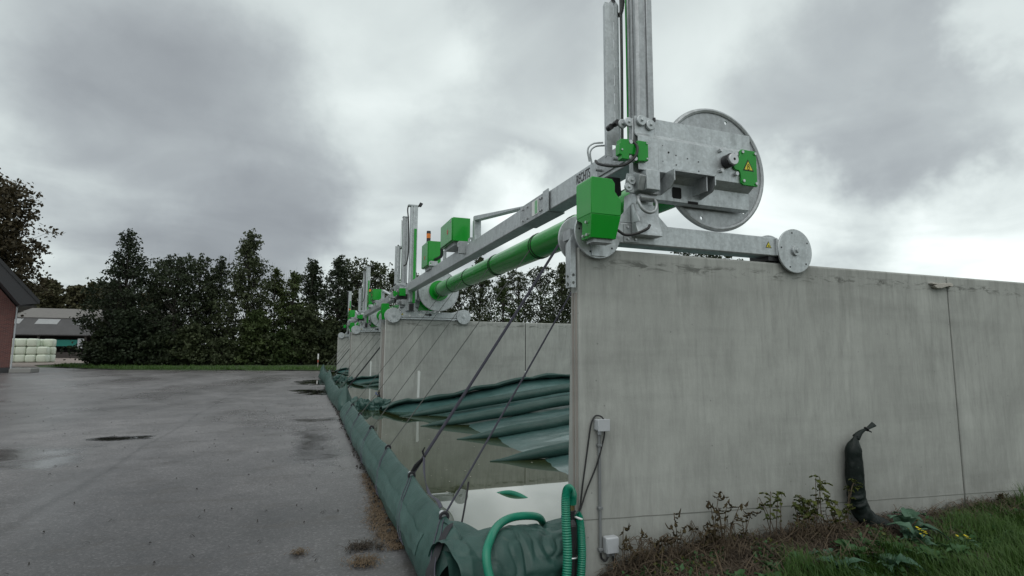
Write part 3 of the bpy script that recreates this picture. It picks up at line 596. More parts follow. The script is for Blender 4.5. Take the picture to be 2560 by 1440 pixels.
# --- main beam
bmo = MB().box(2.405, 2.60, 3.72, 14.34, 3.222, 3.438).build('main_beam', 'galvanised', G, bevel=0.010)
MB().box(2.392, 2.613, 5.35, 6.15, 3.21, 3.45).build('beam_sleeve', 'galvanised_dull', bmo, bevel=0.003)
MB().box(2.378, 2.391, 5.28, 5.42, 3.205, 3.455).build('beam_flange', 'galvanised', bmo)
MB().box(2.388, 2.3915, 5.58, 5.76, 3.25, 3.42).build('maker_plate', 'white_print', bmo)
MB().box(2.3855, 2.3875, 5.60, 5.67, 3.26, 3.41).build('maker_plate_mark', 'pale_green_print', bmo)
for y in (5.47, 5.52, 5.9, 6.05):
    for z in (3.26, 3.40): MB().cyl((2.392, y, z), (2.372, y, z), 0.014, n=6).build('bolt', 'steel_bolt', bmo)
MB().prism([(5.95, 3.45), (6.05, 3.45), (8.42, 3.80), (8.42, 3.87), (8.36, 3.87)], 'x', 2.45, 2.56).build('truss_tube', 'galvanised', bmo, bevel=0.005)
MB().box(2.45, 2.56, 8.33, 8.45, 3.439, 3.80).build('truss_post', 'galvanised', bmo, bevel=0.005)
MB().box(2.39, 2.404, 3.78, 4.22, 3.26, 3.42).build('end_plate', 'galvanised_dull', bmo)
for y in (3.85, 4.0, 4.15):
    MB().cyl((2.39, y, 3.30), (2.33, y, 3.30), 0.014, n=8).build('valve', 'galvanised_dull', bmo)
# lettering on the beam
cu = bpy.data.curves.new('lettering', 'FONT'); cu.body = 'RECHTS'; cu.size = 0.13; cu.extrude = 0.0012; cu.align_x = 'LEFT'
tmp = bpy.data.objects.new('tmp', cu); C.objects.link(tmp); bpy.context.view_layer.update()
tm = bpy.data.meshes.new_from_object(tmp.evaluated_get(bpy.context.evaluated_depsgraph_get())); bpy.data.objects.remove(tmp)
lv = [(2.4035-v_.co.z, 4.66-v_.co.x*0.60, 3.318+v_.co.y) for v_ in tm.vertices]; lf = [tuple(p.vertices) for p in tm.polygons]
lm = MB(); lm.add(lv, lf); lm.build('lettering', 'black_print', bmo)
# --- control boxes and beacon
def lug(root, x, y, z): MB().plate([(x-.09, z-.05), (x+.09, z-.05), (x+.09, z+.05), (x-.06, z+.05), (x-.09, z+.02)], [circ(x-.055, z, .017, 10)], 'y', y, y+0.012).build('lug', 'galvanised', root)
for (x0_, x1_, y0_, y1_, z0_, z1_) in ((2.205, 2.505, 8.78, 9.62, 3.52, 3.925), (2.315, 2.583, 11.3, 11.95, 3.47, 4.0)):
    bx = MB().box(x0_, x1_, y0_, y1_, z0_, z1_).build('control_box', 'green_paint', G, bevel=0.006)
    MB().box(x0_-0.022, x0_-0.002, y0_+0.01, y1_-0.01, z0_+0.01, z1_-0.01).build('box_door', 'green_paint', bx, bevel=0.004)
    MB().cyl((x0_-0.022, y0_+0.3, z0_+0.2), (x0_-0.025, y0_+0.3, z0_+0.2), 0.045, n=16).build('round_mark', 'red_print', bx)
    MB().box(x0_-0.03, x0_-0.021, y0_+0.06, y0_+0.11, z1_-0.07, z1_-0.05).build('box_latch', 'steel_bolt', bx)
    MB().box(x0_+0.05, x1_-0.02, y0_+0.08, y1_-0.08, z0_-0.06, z0_-0.001).build('mounting_rail', 'galvanised_dull', bx)
lug(G, 2.50, 8.55, 3.50); lug(G, 2.36, 8.72, 3.46); lug(G, 2.36, 11.0, 3.47)
MB().box(2.30, 2.404, 8.70, 8.78, 3.30, 3.50).build('box_bracket', 'galvanised_dull', G)
MB().prism([(10.1, 3.44), (10.35, 3.44), (10.30, 3.60), (10.1, 3.66)], 'x', 2.405, 2.417).build('box_bracket', 'galvanised', G)
MB().tube(smooth_path([(2.40, 9.6, 3.60), (2.36, 10.0, 3.62), (2.42, 10.5, 3.72), (2.50, 10.9, 3.62), (2.46, 11.3, 3.60)], 40), [0.03+0.005*(i % 2) for i in range(41)], 10).build('corrugated_conduit', 'black_rubber', G)
bc = MB().cyl((2.36, 11.55, 4.0), (2.36, 11.55, 4.10), 0.045, n=16).build('beacon', 'black_plastic', G)
MB().cyl((2.36, 11.55, 4.10), (2.36, 11.55, 4.20), 0.047, n=16).build('beacon_lens', 'orange_lens', bc)
MB().cyl((2.36, 11.55, 4.20), (2.36, 11.55, 4.26), 0.048, 0.044, n=16).build('beacon_cap', 'black_plastic', bc)
# --- roller pipe and reels
rp = MB().cyl((RX, 3.715, RZ), (RX, 14.36, RZ), 0.188, n=64).build('roller_pipe', 'green_paint', G)
for y in (5.0, 5.07, 6.25, 6.32, 7.45, 7.53, 9.45, 9.53, 11.35, 12.75, 13.9):
    MB().torus((RX, y, RZ), 'y', 0.188, 0.011, 48, 6).build('pipe_band', 'black_rubber', rp)
rl = MB().plate(circ(RX+0.005, RZ, 0.52, 72), [circ(RX+0.47*math.cos(a), RZ+0.47*math.sin(a), 0.016, 10) for a in [0.2+i*math.pi/3 for i in range(6)]], 'y', 3.70, 3.712).build('reel_disc', 'galvanised_dull', G)
MB().torus((RX+0.005, 3.706, RZ), 'y', 0.528, 0.024, 80, 8).build('reel_rim', 'galvanised_dull', rl)
fr = MB().cyl((RX, 14.38, RZ), (RX, 14.40, RZ), 0.545, n=72).build('reel_disc', 'galvanised', G)
MB().torus((RX, 14.39, RZ), 'y', 0.545, 0.016, 80, 6).build('reel_rim', 'galvanised_dull', fr)
MB().cyl((RX, 14.33, RZ), (RX, 14.38, RZ), 0.27, n=48).build('reel_hub', 'green_paint', fr)
for k in range(10):
    a = 2*math.pi*k/10; MB().cyl((RX+0.42*math.cos(a), 14.38, RZ+0.42*math.sin(a)), (RX+0.42*math.cos(a), 14.365, RZ+0.42*math.sin(a)), 0.02, n=8).build('bolt', 'galvanised_dull', fr)
# --- green motor cover on the near left wheel
cu_poly = [(1.872, 2.686), (1.872, 2.94), (1.882, 2.961), (2.05, 2.959), (2.074, 2.926), (2.072, 2.866), (2.122, 2.802), (2.12, 2.686)]
mc = MB().prism(cu_poly, 'y', 3.40, 3.632).build('motor_cover', 'green_paint', G, bevel=0.004)
lo = MB(); lo.add([(1.886, 3.435, 2.516), (2.094, 3.435, 2.516), (2.094, 3.575, 2.516), (1.886, 3.575, 2.516), (1.872, 3.40, 2.685), (2.12, 3.40, 2.685), (2.12, 3.632, 2.685), (1.872, 3.632, 2.685), (1.89, 3.575, 2.648), (2.098, 3.575, 2.648)],
                 [(0, 3, 2, 1), (0, 1, 5, 4), (1, 2, 9, 6, 5), (2, 3, 8, 9), (9, 8, 7, 6), (3, 0, 4, 7, 8), (4, 5, 6, 7)])
lo.build('cover_skirt', 'green_paint', mc, bevel=0.003)
for (y, z) in ((3.48, 2.635), (3.47, 2.54), (3.53, 2.54)): MB().cyl((1.89, y, z), (1.866, y, z), 0.011, n=6).build('bolt', 'steel_bolt', mc)
MB().box(1.92, 2.08, 3.46, 3.56, 2.49, 2.515).build('motor_block', 'galvanised_dull', mc)
MB().prism([(2.0, 2.42), (2.12, 2.42), (2.12, 2.56), (2.0, 2.56)], 'y', 3.624, 3.637).build('wheel_strap', 'galvanised', G)
# --- guide plate hanging against the wall end
gl = MB(); gl.plate([(1.862, 2.18), (1.907, 2.18), (1.907, 2.56), (1.885, 2.60), (1.862, 2.56)], [circ(1.886, 2.215, .013, 10), circ(1.886, 2.275, .013, 10)], 'y', 3.715, 3.723)
gl.plate([(3.723, 2.18), (3.80, 2.18), (3.80, 2.52), (3.723, 2.56)], [circ(3.765, 2.205, .018, 10), circ(3.765, 2.265, .018, 10)], 'x', 1.862, 1.868)
gl.build('guide_plate', 'galvanised', G)
MB().box(1.87, 2.02, 3.73, 3.86, 2.56, 2.64).build('guide_arm', 'galvanised_dull', G)
# --- far carriage on the opposite wall
fc = MB().box(2.2, 3.92, 14.69, 14.86, 2.56, 2.71).build('carriage_beam', 'galvanised', G, bevel=0.006)
MB().box(2.3, 3.85, 14.66, 14.688, 2.51, 2.545).build('cable_rail', 'galvanised', fc)
wheel(G, 2.10, 14.63, 14.93); wheel(G, 4.03, 14.63, 14.93)
pf = MB().prism([(2.30, 2.71), (2.80, 2.71), (2.63, 2.90), (2.45, 2.90)], 'y', 14.69, 14.705).build('pedestal', 'galvanised', G)
MB().box(2.43, 2.65, 14.50, 14.80, 2.72, 3.35).build('pedestal_column', 'galvanised_dull', pf, bevel=0.005)
MB().box(2.48, 2.60, 14.46, 14.50, 2.72, 2.90).build('pedestal_shackle', 'black_plastic', pf)
MB().box(2.70, 3.55, 14.46, 14.60, 3.0, 3.50).build('side_plate', 'galvanised_dull', G, bevel=0.004)
MB().prism([(2.75, 2.75), (3.3, 2.73), (3.2, 2.95), (2.8, 3.02)], 'y', 14.60, 14.64).build('belly_guard', 'green_paint', G)
# white and black direction arrows
def arrow(cx, cz, L, w, ang):
    pts = [(-L, -w*.35), (L*.1, -w*.35), (L*.1, -w), (L, 0), (L*.1, w), (L*.1, w*.35), (-L, w*.35)]
    return [(cx+p[0]*math.cos(ang)-p[1]*math.sin(ang), cz+p[0]*math.sin(ang)+p[1]*math.cos(ang)) for p in pts]
MB().prism(arrow(2.86, 2.635, 0.10, 0.045, math.pi), 'y', 14.685, 14.69).build('white_arrow', 'white_print', fc)
MB().prism(arrow(3.06, 2.635, 0.10, 0.05, 0), 'y', 14.685, 14.69).build('black_arrow', 'black_print', fc)
MB().prism(arrow(2.54, 2.63, 0.07, 0.045, -math.pi/2), 'y', 14.685, 14.69).build('white_arrow', 'white_print', fc)
MB().prism(arrow(2.54, 2.78, 0.07, 0.045, math.pi/2), 'y', 14.455, 14.46).build('black_arrow', 'black_print', pf)
warning_sign(fc, 2.34, 2.63, 14.69, 0.034, False)
fm = MB().prism([(2.455, 14.42), (2.50, 14.42), (2.505, 14.44), (2.52, 14.44), (2.525, 14.42), (2.64, 14.42), (2.64, 14.58), (2.455, 14.58)], 'z', 2.95, 5.56).build('mast', 'galvanised', G, bevel=0.003)
MB().box(2.38, 2.64, 14.41, 14.59, 5.56, 5.59).build('mast_cap', 'galvanised', fm)
MB().box(2.545, 2.61, 14.36, 14.415, 2.92, 4.92).build('mast_strip', 'green_paint', fm)
MB().tube(smooth_path([(2.40, 14.5, 5.58), (2.37, 14.48, 5.45), (2.40, 14.46, 5.1), (2.42, 14.45, 4.4), (2.38, 14.45, 4.0), (2.30, 14.45, 3.9)], 40), 0.018, 8).build('mast_cable', 'black_rubber', fm)
lp = MB().tube([(2.64, 14.5, 5.56), (2.70, 14.5, 5.58)], 0.014, 6).build('work_lamp', 'black_plastic', G)
MB().prism([(2.66, 5.60), (2.74, 5.57), (2.78, 5.65), (2.70, 5.68)], 'y', 14.44, 14.56).build('lamp_head', 'black_plastic', lp)
MB().box(2.20, 2.36, 14.36, 14.46, 3.10, 3.30).build('connector_box', 'green_paint', G, bevel=0.003)
MB().prism([(2.12, 3.02), (2.42, 3.02), (2.42, 3.16), (2.15, 3.12)], 'y', 14.46, 14.56).build('winch_motor', 'black_plastic', G)
for k, lab in ((1, 'second galvanised and green gantry from the front, standing between the second and third silo walls'), (2, 'farthest galvanised and green gantry, small, against the dark trees')):
    g2 = copy_tree(G, None, skip=('lettering', 'bolt_hole_shade', 'slot')); g2.location = G.location+Vector((0, k*PITCH, 0)); g2['label'] = lab

# ------------------------------------------------------------------ water and tarpaulins
def tarp_z(x, y):
    base = 0.20+0.121*(x-2.86)
    hump = 0.30*sstep(13.15, 13.9, y)*(1+0.25*math.sin(x*1.3+0.6))*sstep(1.4, 2.6, x+0.2) - 0.12*sstep(14.2, 14.6, y)
    wr = 0.03*fb(x*0.7, y*0.9)+0.016*fb(x*1.6, y*4.2, 3)
    dt = min(abs(y-q) for q in (5.55, 7.2, 9.16, 10.92, 12.6)); bulge = 0.014*(1-math.exp(-(dt/0.42)**2))
    return base-0.035+hump+wr*(0.25+0.75*sstep(3.0, 5.0, x))+bulge
def bay(k, first):
    off = k*PITCH
    w_ = MB().grid(lambda u, w: (1.06+18*u, 3.98+off+10.74*w, WATER), 2, 2).build('rain_water', 'water'); struct(w_)
    words = ('first', 'second', 'third')[k]
    t = thing('silage_tarpaulin', ('green silage tarpaulin with long sand tubes, half under water in the nearest bay', 'green silage tarpaulin along the foot of the third silo wall', 'green silage tarpaulin scrap along the farthest silo wall')[k], 'tarpaulin', (2.4, 9+off, 0.1), 'silage tarpaulins')
    def sheet(u, w):
        y = 4.2+10.46*w; x0 = 2.0
        if y > 12.6: x0 -= 1.25*sstep(12.6, 13.6, y)
        x = x0+(17.5-x0)*(u**1.6)
        return (x, y+off, tarp_z(x, y)-0.16*sstep(0.16, 0.0, u)*(0 if y > 13.2 else 1))
    MB().grid(sheet, 120, 150).build('sheet', 'tarp_wet', t, angle=80)
    # folded-back upper lip along the far wall
    def lip(u, w):
        x = 1.75+15.5*u**1.4; a = w*math.pi*1.1
        z = tarp_z(x, 13.95)+0.02+0.05*fb(x*1.1, 5)
        return (x, 13.95+off+0.33*math.cos(a+2.4)+0.06*fb(x*0.9, 1), z+0.10*math.sin(a)+0.05*math.sin(a)*fb(x*1.7, 9))
    MB().grid(lip, 70, 16).build('folded_lip', 'tube_cloth', t, angle=80)
    for i, (y, tip, sl_) in enumerate(((5.55, 2.7, .112), (7.2, 2.38, .118), (9.16, 2.42, .122), (10.92, 2.15, .128), (12.6, 2.0, .135))):
        n = 60; pts = []; rs = []
        for q in range(n):
            s = q/(n-1); x = tip+(16-tip)*s**1.5
            rr = 0.104*(1-math.exp(-((x-tip)/0.6)**1.1))+0.006
            pts.append((x, y+off+0.05*math.sin(x*0.9+i)+0.03*nz(x*1.4, i), max(0.205-0.0, 0.185+sl_*(x-tip)+0.02*nz(x*1.1, i*3.0)-0.3*max(0, x-7)*0.05)))
            rs.append(rr*(1+0.05*nz(x*3, i)))
        MB().tube(pts, rs, 20, 0.9).build('sand_tube', 'tube_cloth', t, angle=80)
    return t
bay(0, True); bay(1, False); bay(2, False)
fl_ = MB()
for i in range(70):
    x = 1.25+2.4*random.random()**1.2; y = random.uniform(4.6, 12.8); r_ = random.uniform(0.006, 0.022); a = random.uniform(0, 3)
    fl_.add([(x+r_*math.cos(a+k*1.571)*(1 if k % 2 else 0.4), y+r_*math.sin(a+k*1.571)*(1 if k % 2 else 0.4), WATER+0.003) for k in range(4)], [(0, 1, 2, 3)])
tag(fl_.build('floating_debris', 'weathered_wood', recalc=False), 'pale flecks floating on the water of the nearest bay', 'debris', kind='stuff')

# ------------------------------------------------------------------ bund along the front of each bay
RINGS = [4.27, 5.71, 7.36, 9.25, 11.2, 13.05]
def bund_profile(y, t, sag=0.0, fat=0.0):
    # t 0..1 over the front from the ground to the ridge, then down the back
    P = [(0.865, 0.0), (0.845, 0.06), (0.852, 0.14), (0.875, 0.22), (0.925, 0.31), (0.985, 0.385), (1.03, 0.432), (1.055, 0.437), (1.075, 0.415), (1.12, 0.33), (1.20, 0.22), (1.30, 0.10), (1.34, 0.0)]
    f = t*(len(P)-1); i = min(int(f), len(P)-2); u = f-i
    x = P[i][0]*(1-u)+P[i+1][0]*u; z = P[i][1]*(1-u)+P[i+1][1]*u
    return x-fat*0.06*math.sin(math.pi*min(1, t*2)), z*(1-sag)+0.0
def bund_pt(y, t, off=0.0, push=0.0):
    d = min(abs(y-r) for r in RINGS)
    sag = 0.05*sstep(0.1, 0.8, d)
    x, z = bund_profile(y, t, sag, 0.4)
    ft = math.sin(math.pi*min(1.0, t*1.9))
    wr = 0.013*fb(y*1.6, t*3.0)+0.006*math.sin((y*5.5-t*6)+2*nz(y, 3))*ft
    cr_ = 0.0
    for r in RINGS:
        q = (y-r)+0.75*(0.52-t)/0.44*0.9
        if -0.5 < q < 0.5: cr_ += 0.008*math.exp(-(q/0.16)**2)*math.sin(q*42+3*nz(t*4, r))*ft
    wr += cr_+0.005*(1-abs(nz(y*3.2+t*5, t*7-y))*2.2)*ft
    near = 0.018*math.exp(-((y-4.5)/0.5)**2)*math.sin(y*13+t*9)*ft
    bend = -0.012+0.012*math.sin((y-3)*0.55)
    return (x+bend+wr-push, y+off, max(-0.02, z+0.6*wr*ft+near))
def bund(k):
    off = k*PITCH
    b_ = thing('water_bund', ('nearest long green tarpaulin bund with dark clips along the yard edge', 'second green tarpaulin bund, beyond the first one along the yard', 'farthest short green tarpaulin bund at the end of the yard')[k], 'bund', (1.0, 9+off, 0), 'tarpaulin bunds along the yard')
    y0, y1 = (3.78, 14.35) if k == 0 else (3.9, 14.2)
    def fn(u, w):
        y = y0+(y1-y0)*u
        x, yy, z = bund_pt(y, w, off)
        if k:                                   # the further bunds are slack and swollen, with raised ends
            s = (u-0.5)*2
            z = z*(1.10+0.55*abs(s)**5+0.12*fb(y*0.5, k)); x += 0.05*fb(y*0.45, k+4.0)-0.10*(1-abs(s))
            if w < 0.02: z = 0
        e_ = sstep(0.012, 0.0, u) if k == 0 else 0
        return (x+0.03*e_, yy, z*(1-0.25*e_))
    MB().grid(fn, 260 if k == 0 else 120, 40).build('tarpaulin_skin', 'tarp', b_, angle=80)
    MB().grid(lambda u, w: bund_pt(y0+0.5+(y1-y0-0.7)*u, 0.17+0.15*w, off, 0.0045), 240, 8).build('seam_band', 'tarp_pale', b_, angle=80) if k == 0 else None
    for y in ((RINGS) if k == 0 else RINGS[1:5:2]):
        rx, ry, rz = bund_pt(y, 0.52, off)
        if k == 0:
            c_ = MB().cyl((rx+0.004, y-0.035, rz+0.008), (rx+0.004, y+0.035, rz+0.008), 0.022, n=14).build('pipe_clip', 'box_grey', b_)
            MB().torus((rx+0.004, y-0.045, rz+0.002), 'y', 0.030, 0.012, 20, 6).build('clip_strap', 'webbing_black', c_)
        for dy in (0.0, 0.10):
            MB().tube([bund_pt(y-dy-0.75*s, 0.5-0.44*s, off, 0.005) for s in [i/24 for i in range(25)]], 0.0048, 5).build('seam', 'webbing_grey', b_, angle=80)
    # end cap
    if k:
        for ue in (0.0, 1.0):
            ring = [fn(ue, i/24) for i in range(25)]
            cy_ = sum(p[0] for p in ring)/25; ys_ = -0.25 if ue == 0 else 0.25
            MB().grid(lambda u, w: tuple(Vector(fn(ue, w)).lerp(Vector((cy_, fn(ue, 0)[1]+ys_, 0.10+0.06*math.sin(9*w))), u*u*0.95))[:1]+(fn(ue, w)[1]+ys_*u, fn(ue, w)[2]*(1-u)+(0.09+0.05*math.sin(11*w))*u), 8, 25).build('end_cap', 'tarp', b_, angle=80)
    if k == 0:
        ring = [bund_pt(y0, w_, off) for w_ in [i/20 for i in range(21)]]
        MB().add([(p[0]+0.02, p[1]+0.05, p[2]*0.8) for p in ring], [tuple(range(len(ring)))]).build('end_cap', 'bag_cloth', b_)  # near-black sheet stands in for the shade inside the open end
        path = [bund_pt(4.02-0.34*i/24, 0.06+0.46*(1-i/24), off, 0.006) for i in range(25)]
        MB().tube(path, 0.040, 10, 0.18, up=(-0.6, 0, 0.8)).build('end_strap', 'webbing_black', b_, angle=80)
    return b_
bund(0); bund(1); bund(2)
def corner_bag(label, pa, pb, r, seed, wr=0.03):
    pa, pb = Vector(pa), Vector(pb); ax = (pb-pa); L = ax.length; ax.normalize(); side = ax.cross(Vector((0, 0, 1))).normalized()
    def fn(u, w):
        a = 2*math.pi*w; rr = r*(0.80+0.22*math.sin(math.pi*min(1, 0.25+u*0.9)))
        c_ = pa+ax*(L*u)
        fold = wr*fb(u*2.4+seed, a*0.55, seed)+0.55*wr*math.sin(9*u+3.5*math.cos(a+seed)+seed)*(0.4+0.6*abs(math.sin(3*u)))-0.9*wr*max(0, 1-5*abs(nz(u*3.1+0.35*a, a*0.8-u*2.2, seed+3)))-0.5*wr*max(0, 1-6*abs(nz(u*6.1-0.6*a, a*1.3+u*3, seed+9)))
        d = side*math.cos(a)*(rr*1.12+fold)+Vector((0, 0, 1))*math.sin(a)*(rr+fold)
        p = c_+d; p.z = max(p.z, -0.01); return tuple(p)
    t = thing('corner_tarpaulin', label, 'tarpaulin', tuple((pa+pb)/2-Vector((0, 0, r))), 'bunched tarpaulin corners')
    MB().grid(fn, 170, 110, True).build('bunched_cloth', 'tarp', t, angle=80)
    return t, fn
cbag, cfn = corner_bag('bunched green tarpaulin bag closing the gap between near bund and wall end', (0.92, 3.72, 0.165), (1.97, 3.93, 0.185), 0.265, 1.3, 0.028)
# loose flap of the bund end folded over the bag
def flap(u, w):
    x = 1.00+0.30*u+0.07*w; y = 4.13-0.52*w-0.05*u+0.02*math.sin(5*w); z = 0.425-0.03*u-0.34*w*w*(0.6+0.4*u)-0.05*u*u+0.02*math.sin(7*w+4*u)
    return (x, y, z)
MB().grid(flap, 22, 28).build('loose_flap', 'tarp', cbag, angle=80)
MB().tube([flap(1.0, i/20) for i in range(21)], 0.008, 6).build('flap_hem', 'tarp_wet', cbag, angle=80)
def pocket(u, w):
    a = math.pi*(w*1.15-0.08); x = 0.90+0.36*u; r_ = 0.15-0.07*u
    return (x+0.03*math.sin(3*w), 3.74-0.02*u-r_*math.sin(a)*0.75, 0.19-0.05*u+r_*1.1*math.cos(a)+0.012*math.sin(9*u+5*w))
MB().grid(pocket, 26, 26).build('loose_flap', 'tarp', cbag, angle=80)
corner_bag('crumpled green tarpaulin bunched at the foot of the second wall end', (1.1, 14.45, 0.2), (2.05, 14.30, 0.24), 0.24, 4.1, 0.075)
corner_bag('small crumpled green tarpaulin at the foot of the third wall end', (1.1, 14.3+PITCH, 0.22), (2.0, 14.35+PITCH, 0.22), 0.28, 7.7, 0.075)

# ------------------------------------------------------------------ straps from the pipe down to the bund
def strap(label, a, b_, w, material, sag=0.02, name='tension_strap', flat=0.25):
    a, b_ = Vector(a), Vector(b_); pts = []
    for i in range(25):
        s = i/24; p = a.lerp(b_, s); p.z -= sag*4*s*(1-s); pts.append(p)
    t = MB().tube(pts, w, 8, flat, up=(0, 1, 0)).build(name, material, angle=80)
    return tag(t, label, 'strap', 'straps from the roller pipes down to the bunds')
def pipe_side(y): return (RX-0.175, y, RZ-0.07)
SL = [(4.27, 5.03, 0.0085, 'webbing_grey', 'thin grey strap from the nearest bund clip up behind the near wall end'),
      (5.71, 6.28, 0.017, 'webbing_grey', 'broadest dark grey strap, with a knotted buckle above the second bund clip'),
      (7.36, 7.49, 0.0065, 'rope_grey', 'thin strap from the third bund clip up to a double black pipe band'),
      (9.25, 9.49, 0.006, 'rope_grey', 'thin strap from the fourth bund clip up to the green pipe'),
      (11.2, 11.35, 0.006, 'rope_grey', 'thin strap from the fifth bund clip up to the green pipe'),
      (13.05, 12.75, 0.006, 'rope_grey', 'thin strap from the farthest clip of the near bund up to the green pipe')]
for (yb, yp, w_, mm, lab) in SL:
    p = bund_pt(yb, 0.52); st = strap(lab, (p[0]+0.03, yb, p[2]+0.02), pipe_side(yp), w_, mm)
    if w_ > 0.01:      # ratchet buckle, loop and loose tail
        q = Vector((p[0]+0.03, yb, p[2]+0.02)).lerp(Vector(pipe_side(yp)), 0.055)
        MB().tube([(p[0], yb, p[2]+0.01), (p[0]+0.05, yb-0.02, p[2]+0.09), (q.x+0.015, q.y, q.z)], [0.02, 0.035, 0.018], 8, 0.45).build('buckle', 'webbing_black', st)
        MB().tube([(q.x, q.y, q.z), (q.x-0.015, q.y, q.z+0.05), (q.x+0.005, q.y-0.01, q.z+0.09)], [0.012, 0.018, 0.012], 8, 0.3).build('strap_end', 'webbing_black', st)
        MB().tube(smooth_path([(q.x, q.y, q.z), (1.13, 5.45, 0.47), (1.10, 5.1, 0.40), (1.10, 4.75, 0.42), (1.06, 4.45, 0.44)], 30), 0.014, 8, 0.25, up=(0, 1, 0.2)).build('strap_tail', 'webbing_grey', st)
t_ = strap('short dark strap tail crossing at the nearest bund clip', (1.15, 4.15, 0.39), (1.262, 4.36, 0.645), 0.008, 'webbing_black')
for k in (1, 2):
    o_ = k*PITCH
    for j, (yb, yp, mm, w_) in enumerate(((4.4, 4.7, 'webbing_black', 0.018), (6.5, 6.6, 'rope_grey', 0.009), (9.0, 9.2, 'rope_grey', 0.008), (12.4, 12.2, 'rope_grey', 0.008))):
        p = bund_pt(yb, 0.52, o_)
        strap(('bold black strap nearest us' if j == 0 else ('thin strap second nearest', 'thin strap third nearest', 'thin strap farthest')[j-1])+(' over the second bay bund' if k == 1 else ' over the farthest bay bund'), (p[0], yb+o_, p[2]+0.05), (RX-0.175, yp+o_, RZ-0.07), w_, mm)

# ------------------------------------------------------------------ pump and hoses
def ribbed(pts, r, n=120): 
    pth = smooth_path(pts, n); return pth, [r*(1.0 if i % 2 else 0.86) for i in range(len(pth))]
def pump_body(label, x, y, dz=0.0):
    t = thing('drain_pump', label, 'pump', (x, y, 0.0), 'drain pumps at the wall ends')
    b_ = MB(); b_.cyl((x, y, 0.06), (x-0.004, y, 0.30), 0.036, n=20); b_.cyl((x-0.004, y, 0.30), (x-0.004, y, 0.46), 0.043, n=20); b_.cyl((x-0.004, y, 0.46), (x-0.004, y, 0.50), 0.043, 0.028, n=20); b_.cyl((x-0.004, y, 0.50), (x-0.004, y, 0.56), 0.026, n=16)
    b_.build('pump_body', 'black_plastic', t, bevel=0.004)
    MB().torus((x-0.002, y, 0.24), 'z', 0.04, 0.006, 24, 6).build('hose_clamp', 'steel_bolt', t)
    MB().cyl((x-0.004, y, 0.56), (x-0.004, y, 0.60), 0.024, n=12).build('brass_coupling', 'brass', t)
    hd = MB(); hd.tube(smooth_path([(x-0.04, y-0.02, 0.49), (x-0.075, y-0.02, 0.50), (x-0.085, y-0.02, 0.53), (x-0.07, y-0.02, 0.545)], 12), 0.009, 8); hd.build('valve_handle', 'blue_plastic', t)
    return t
PX, PY = 1.835, 3.665
pump = pump_body('black drain pump with ribbed green hoses standing at the near wall end', PX, PY)
pth, rs = ribbed([(PX+0.0, PY, 0.60), (PX-0.002, PY-0.01, 0.67), (PX-0.04, PY-0.03, 0.72), (PX-0.075, PY-0.05, 0.66), (PX-0.085, PY-0.07, 0.5), (PX-0.09, PY-0.10, 0.3), (PX-0.12, PY-0.14, 0.12), (PX-0.2, PY-0.2, 0.04), (PX-0.5, PY-0.4, 0.035)], 150)
MB().tube(pth, [r for r in rs], 14).build('outlet_hose', 'hose_green', pump, angle=70) if False else None
def hose(pts, r, parent, n=130, name='ribbed_hose'):
    pth, rs = ribbed(pts, r, n); return MB().tube(pth, rs, 14).build(name, 'hose_green', parent, angle=30)
hose([(PX+0.0, PY, 0.60), (PX-0.002, PY-0.01, 0.67), (PX-0.04, PY-0.03, 0.715), (PX-0.072, PY-0.05, 0.66), (PX-0.080, PY-0.07, 0.5), (PX-0.085, PY-0.10, 0.3), (PX-0.12, PY-0.14, 0.12), (PX-0.2, PY-0.2, 0.04), (PX-0.5, PY-0.4, 0.035)], 0.034, pump, 190)
hose([(PX+0.03, PY+0.0, 0.53), (PX+0.052, PY-0.01, 0.50), (PX+0.062, PY-0.02, 0.40), (PX+0.058, PY-0.04, 0.25), (PX+0.035, PY-0.06, 0.10), (PX+0.02, PY-0.06, 0.03)], 0.032, pump, 110)
MB().torus((PX+0.045, PY-0.01, 0.505), (0.4, 0, 1), 0.03, 0.008, 20, 6).build('hose_clamp', 'white_print', pump)
MB().torus((PX+0.03, PY-0.06, 0.09), 'z', 0.032, 0.006, 20, 6).build('hose_clamp', 'steel_bolt', pump)
MB().cyl((PX+0.0, PY, 0.52), (PX+0.035, PY, 0.535), 0.022, n=12).build('elbow', 'black_plastic', pump)
hs = thing('suction_hose', 'smooth green hose arching over the bunched tarpaulin and into the water', 'hose', (1.3, 3.9, 0))
MB().tube(smooth_path([(1.95, 4.35, 0.12), (1.86, 4.20, 0.26), (1.74, 4.02, 0.41), (1.60, 3.93, 0.468), (1.45, 3.89, 0.478), (1.31, 3.77, 0.472), (1.19, 3.58, 0.45), (1.13, 3.47, 0.39), (1.14, 3.40, 0.26), (1.20, 3.32, 0.12), (1.32, 3.2, 0.035), (1.5, 3.05, 0.035)], 120), [0.029*(1.0 if i % 2 else 0.95) for i in range(121)], 16).build('hose_arc', 'hose_green', hs, angle=70)
fh = MB().tube(smooth_path([(1.86, 5.76, 0.10), (1.95, 5.66, 0.172), (2.07, 5.53, 0.212), (2.17, 5.36, 0.178), (2.24, 5.2, 0.10)], 40), 0.027, 14).build('floating_hose', 'hose_green', angle=70)
tag(fh, 'short green hose arc breaking the water surface beside the pump', 'hose')
pump_body('small black drain pump at the end of the second silo wall', 1.86, 15.2)

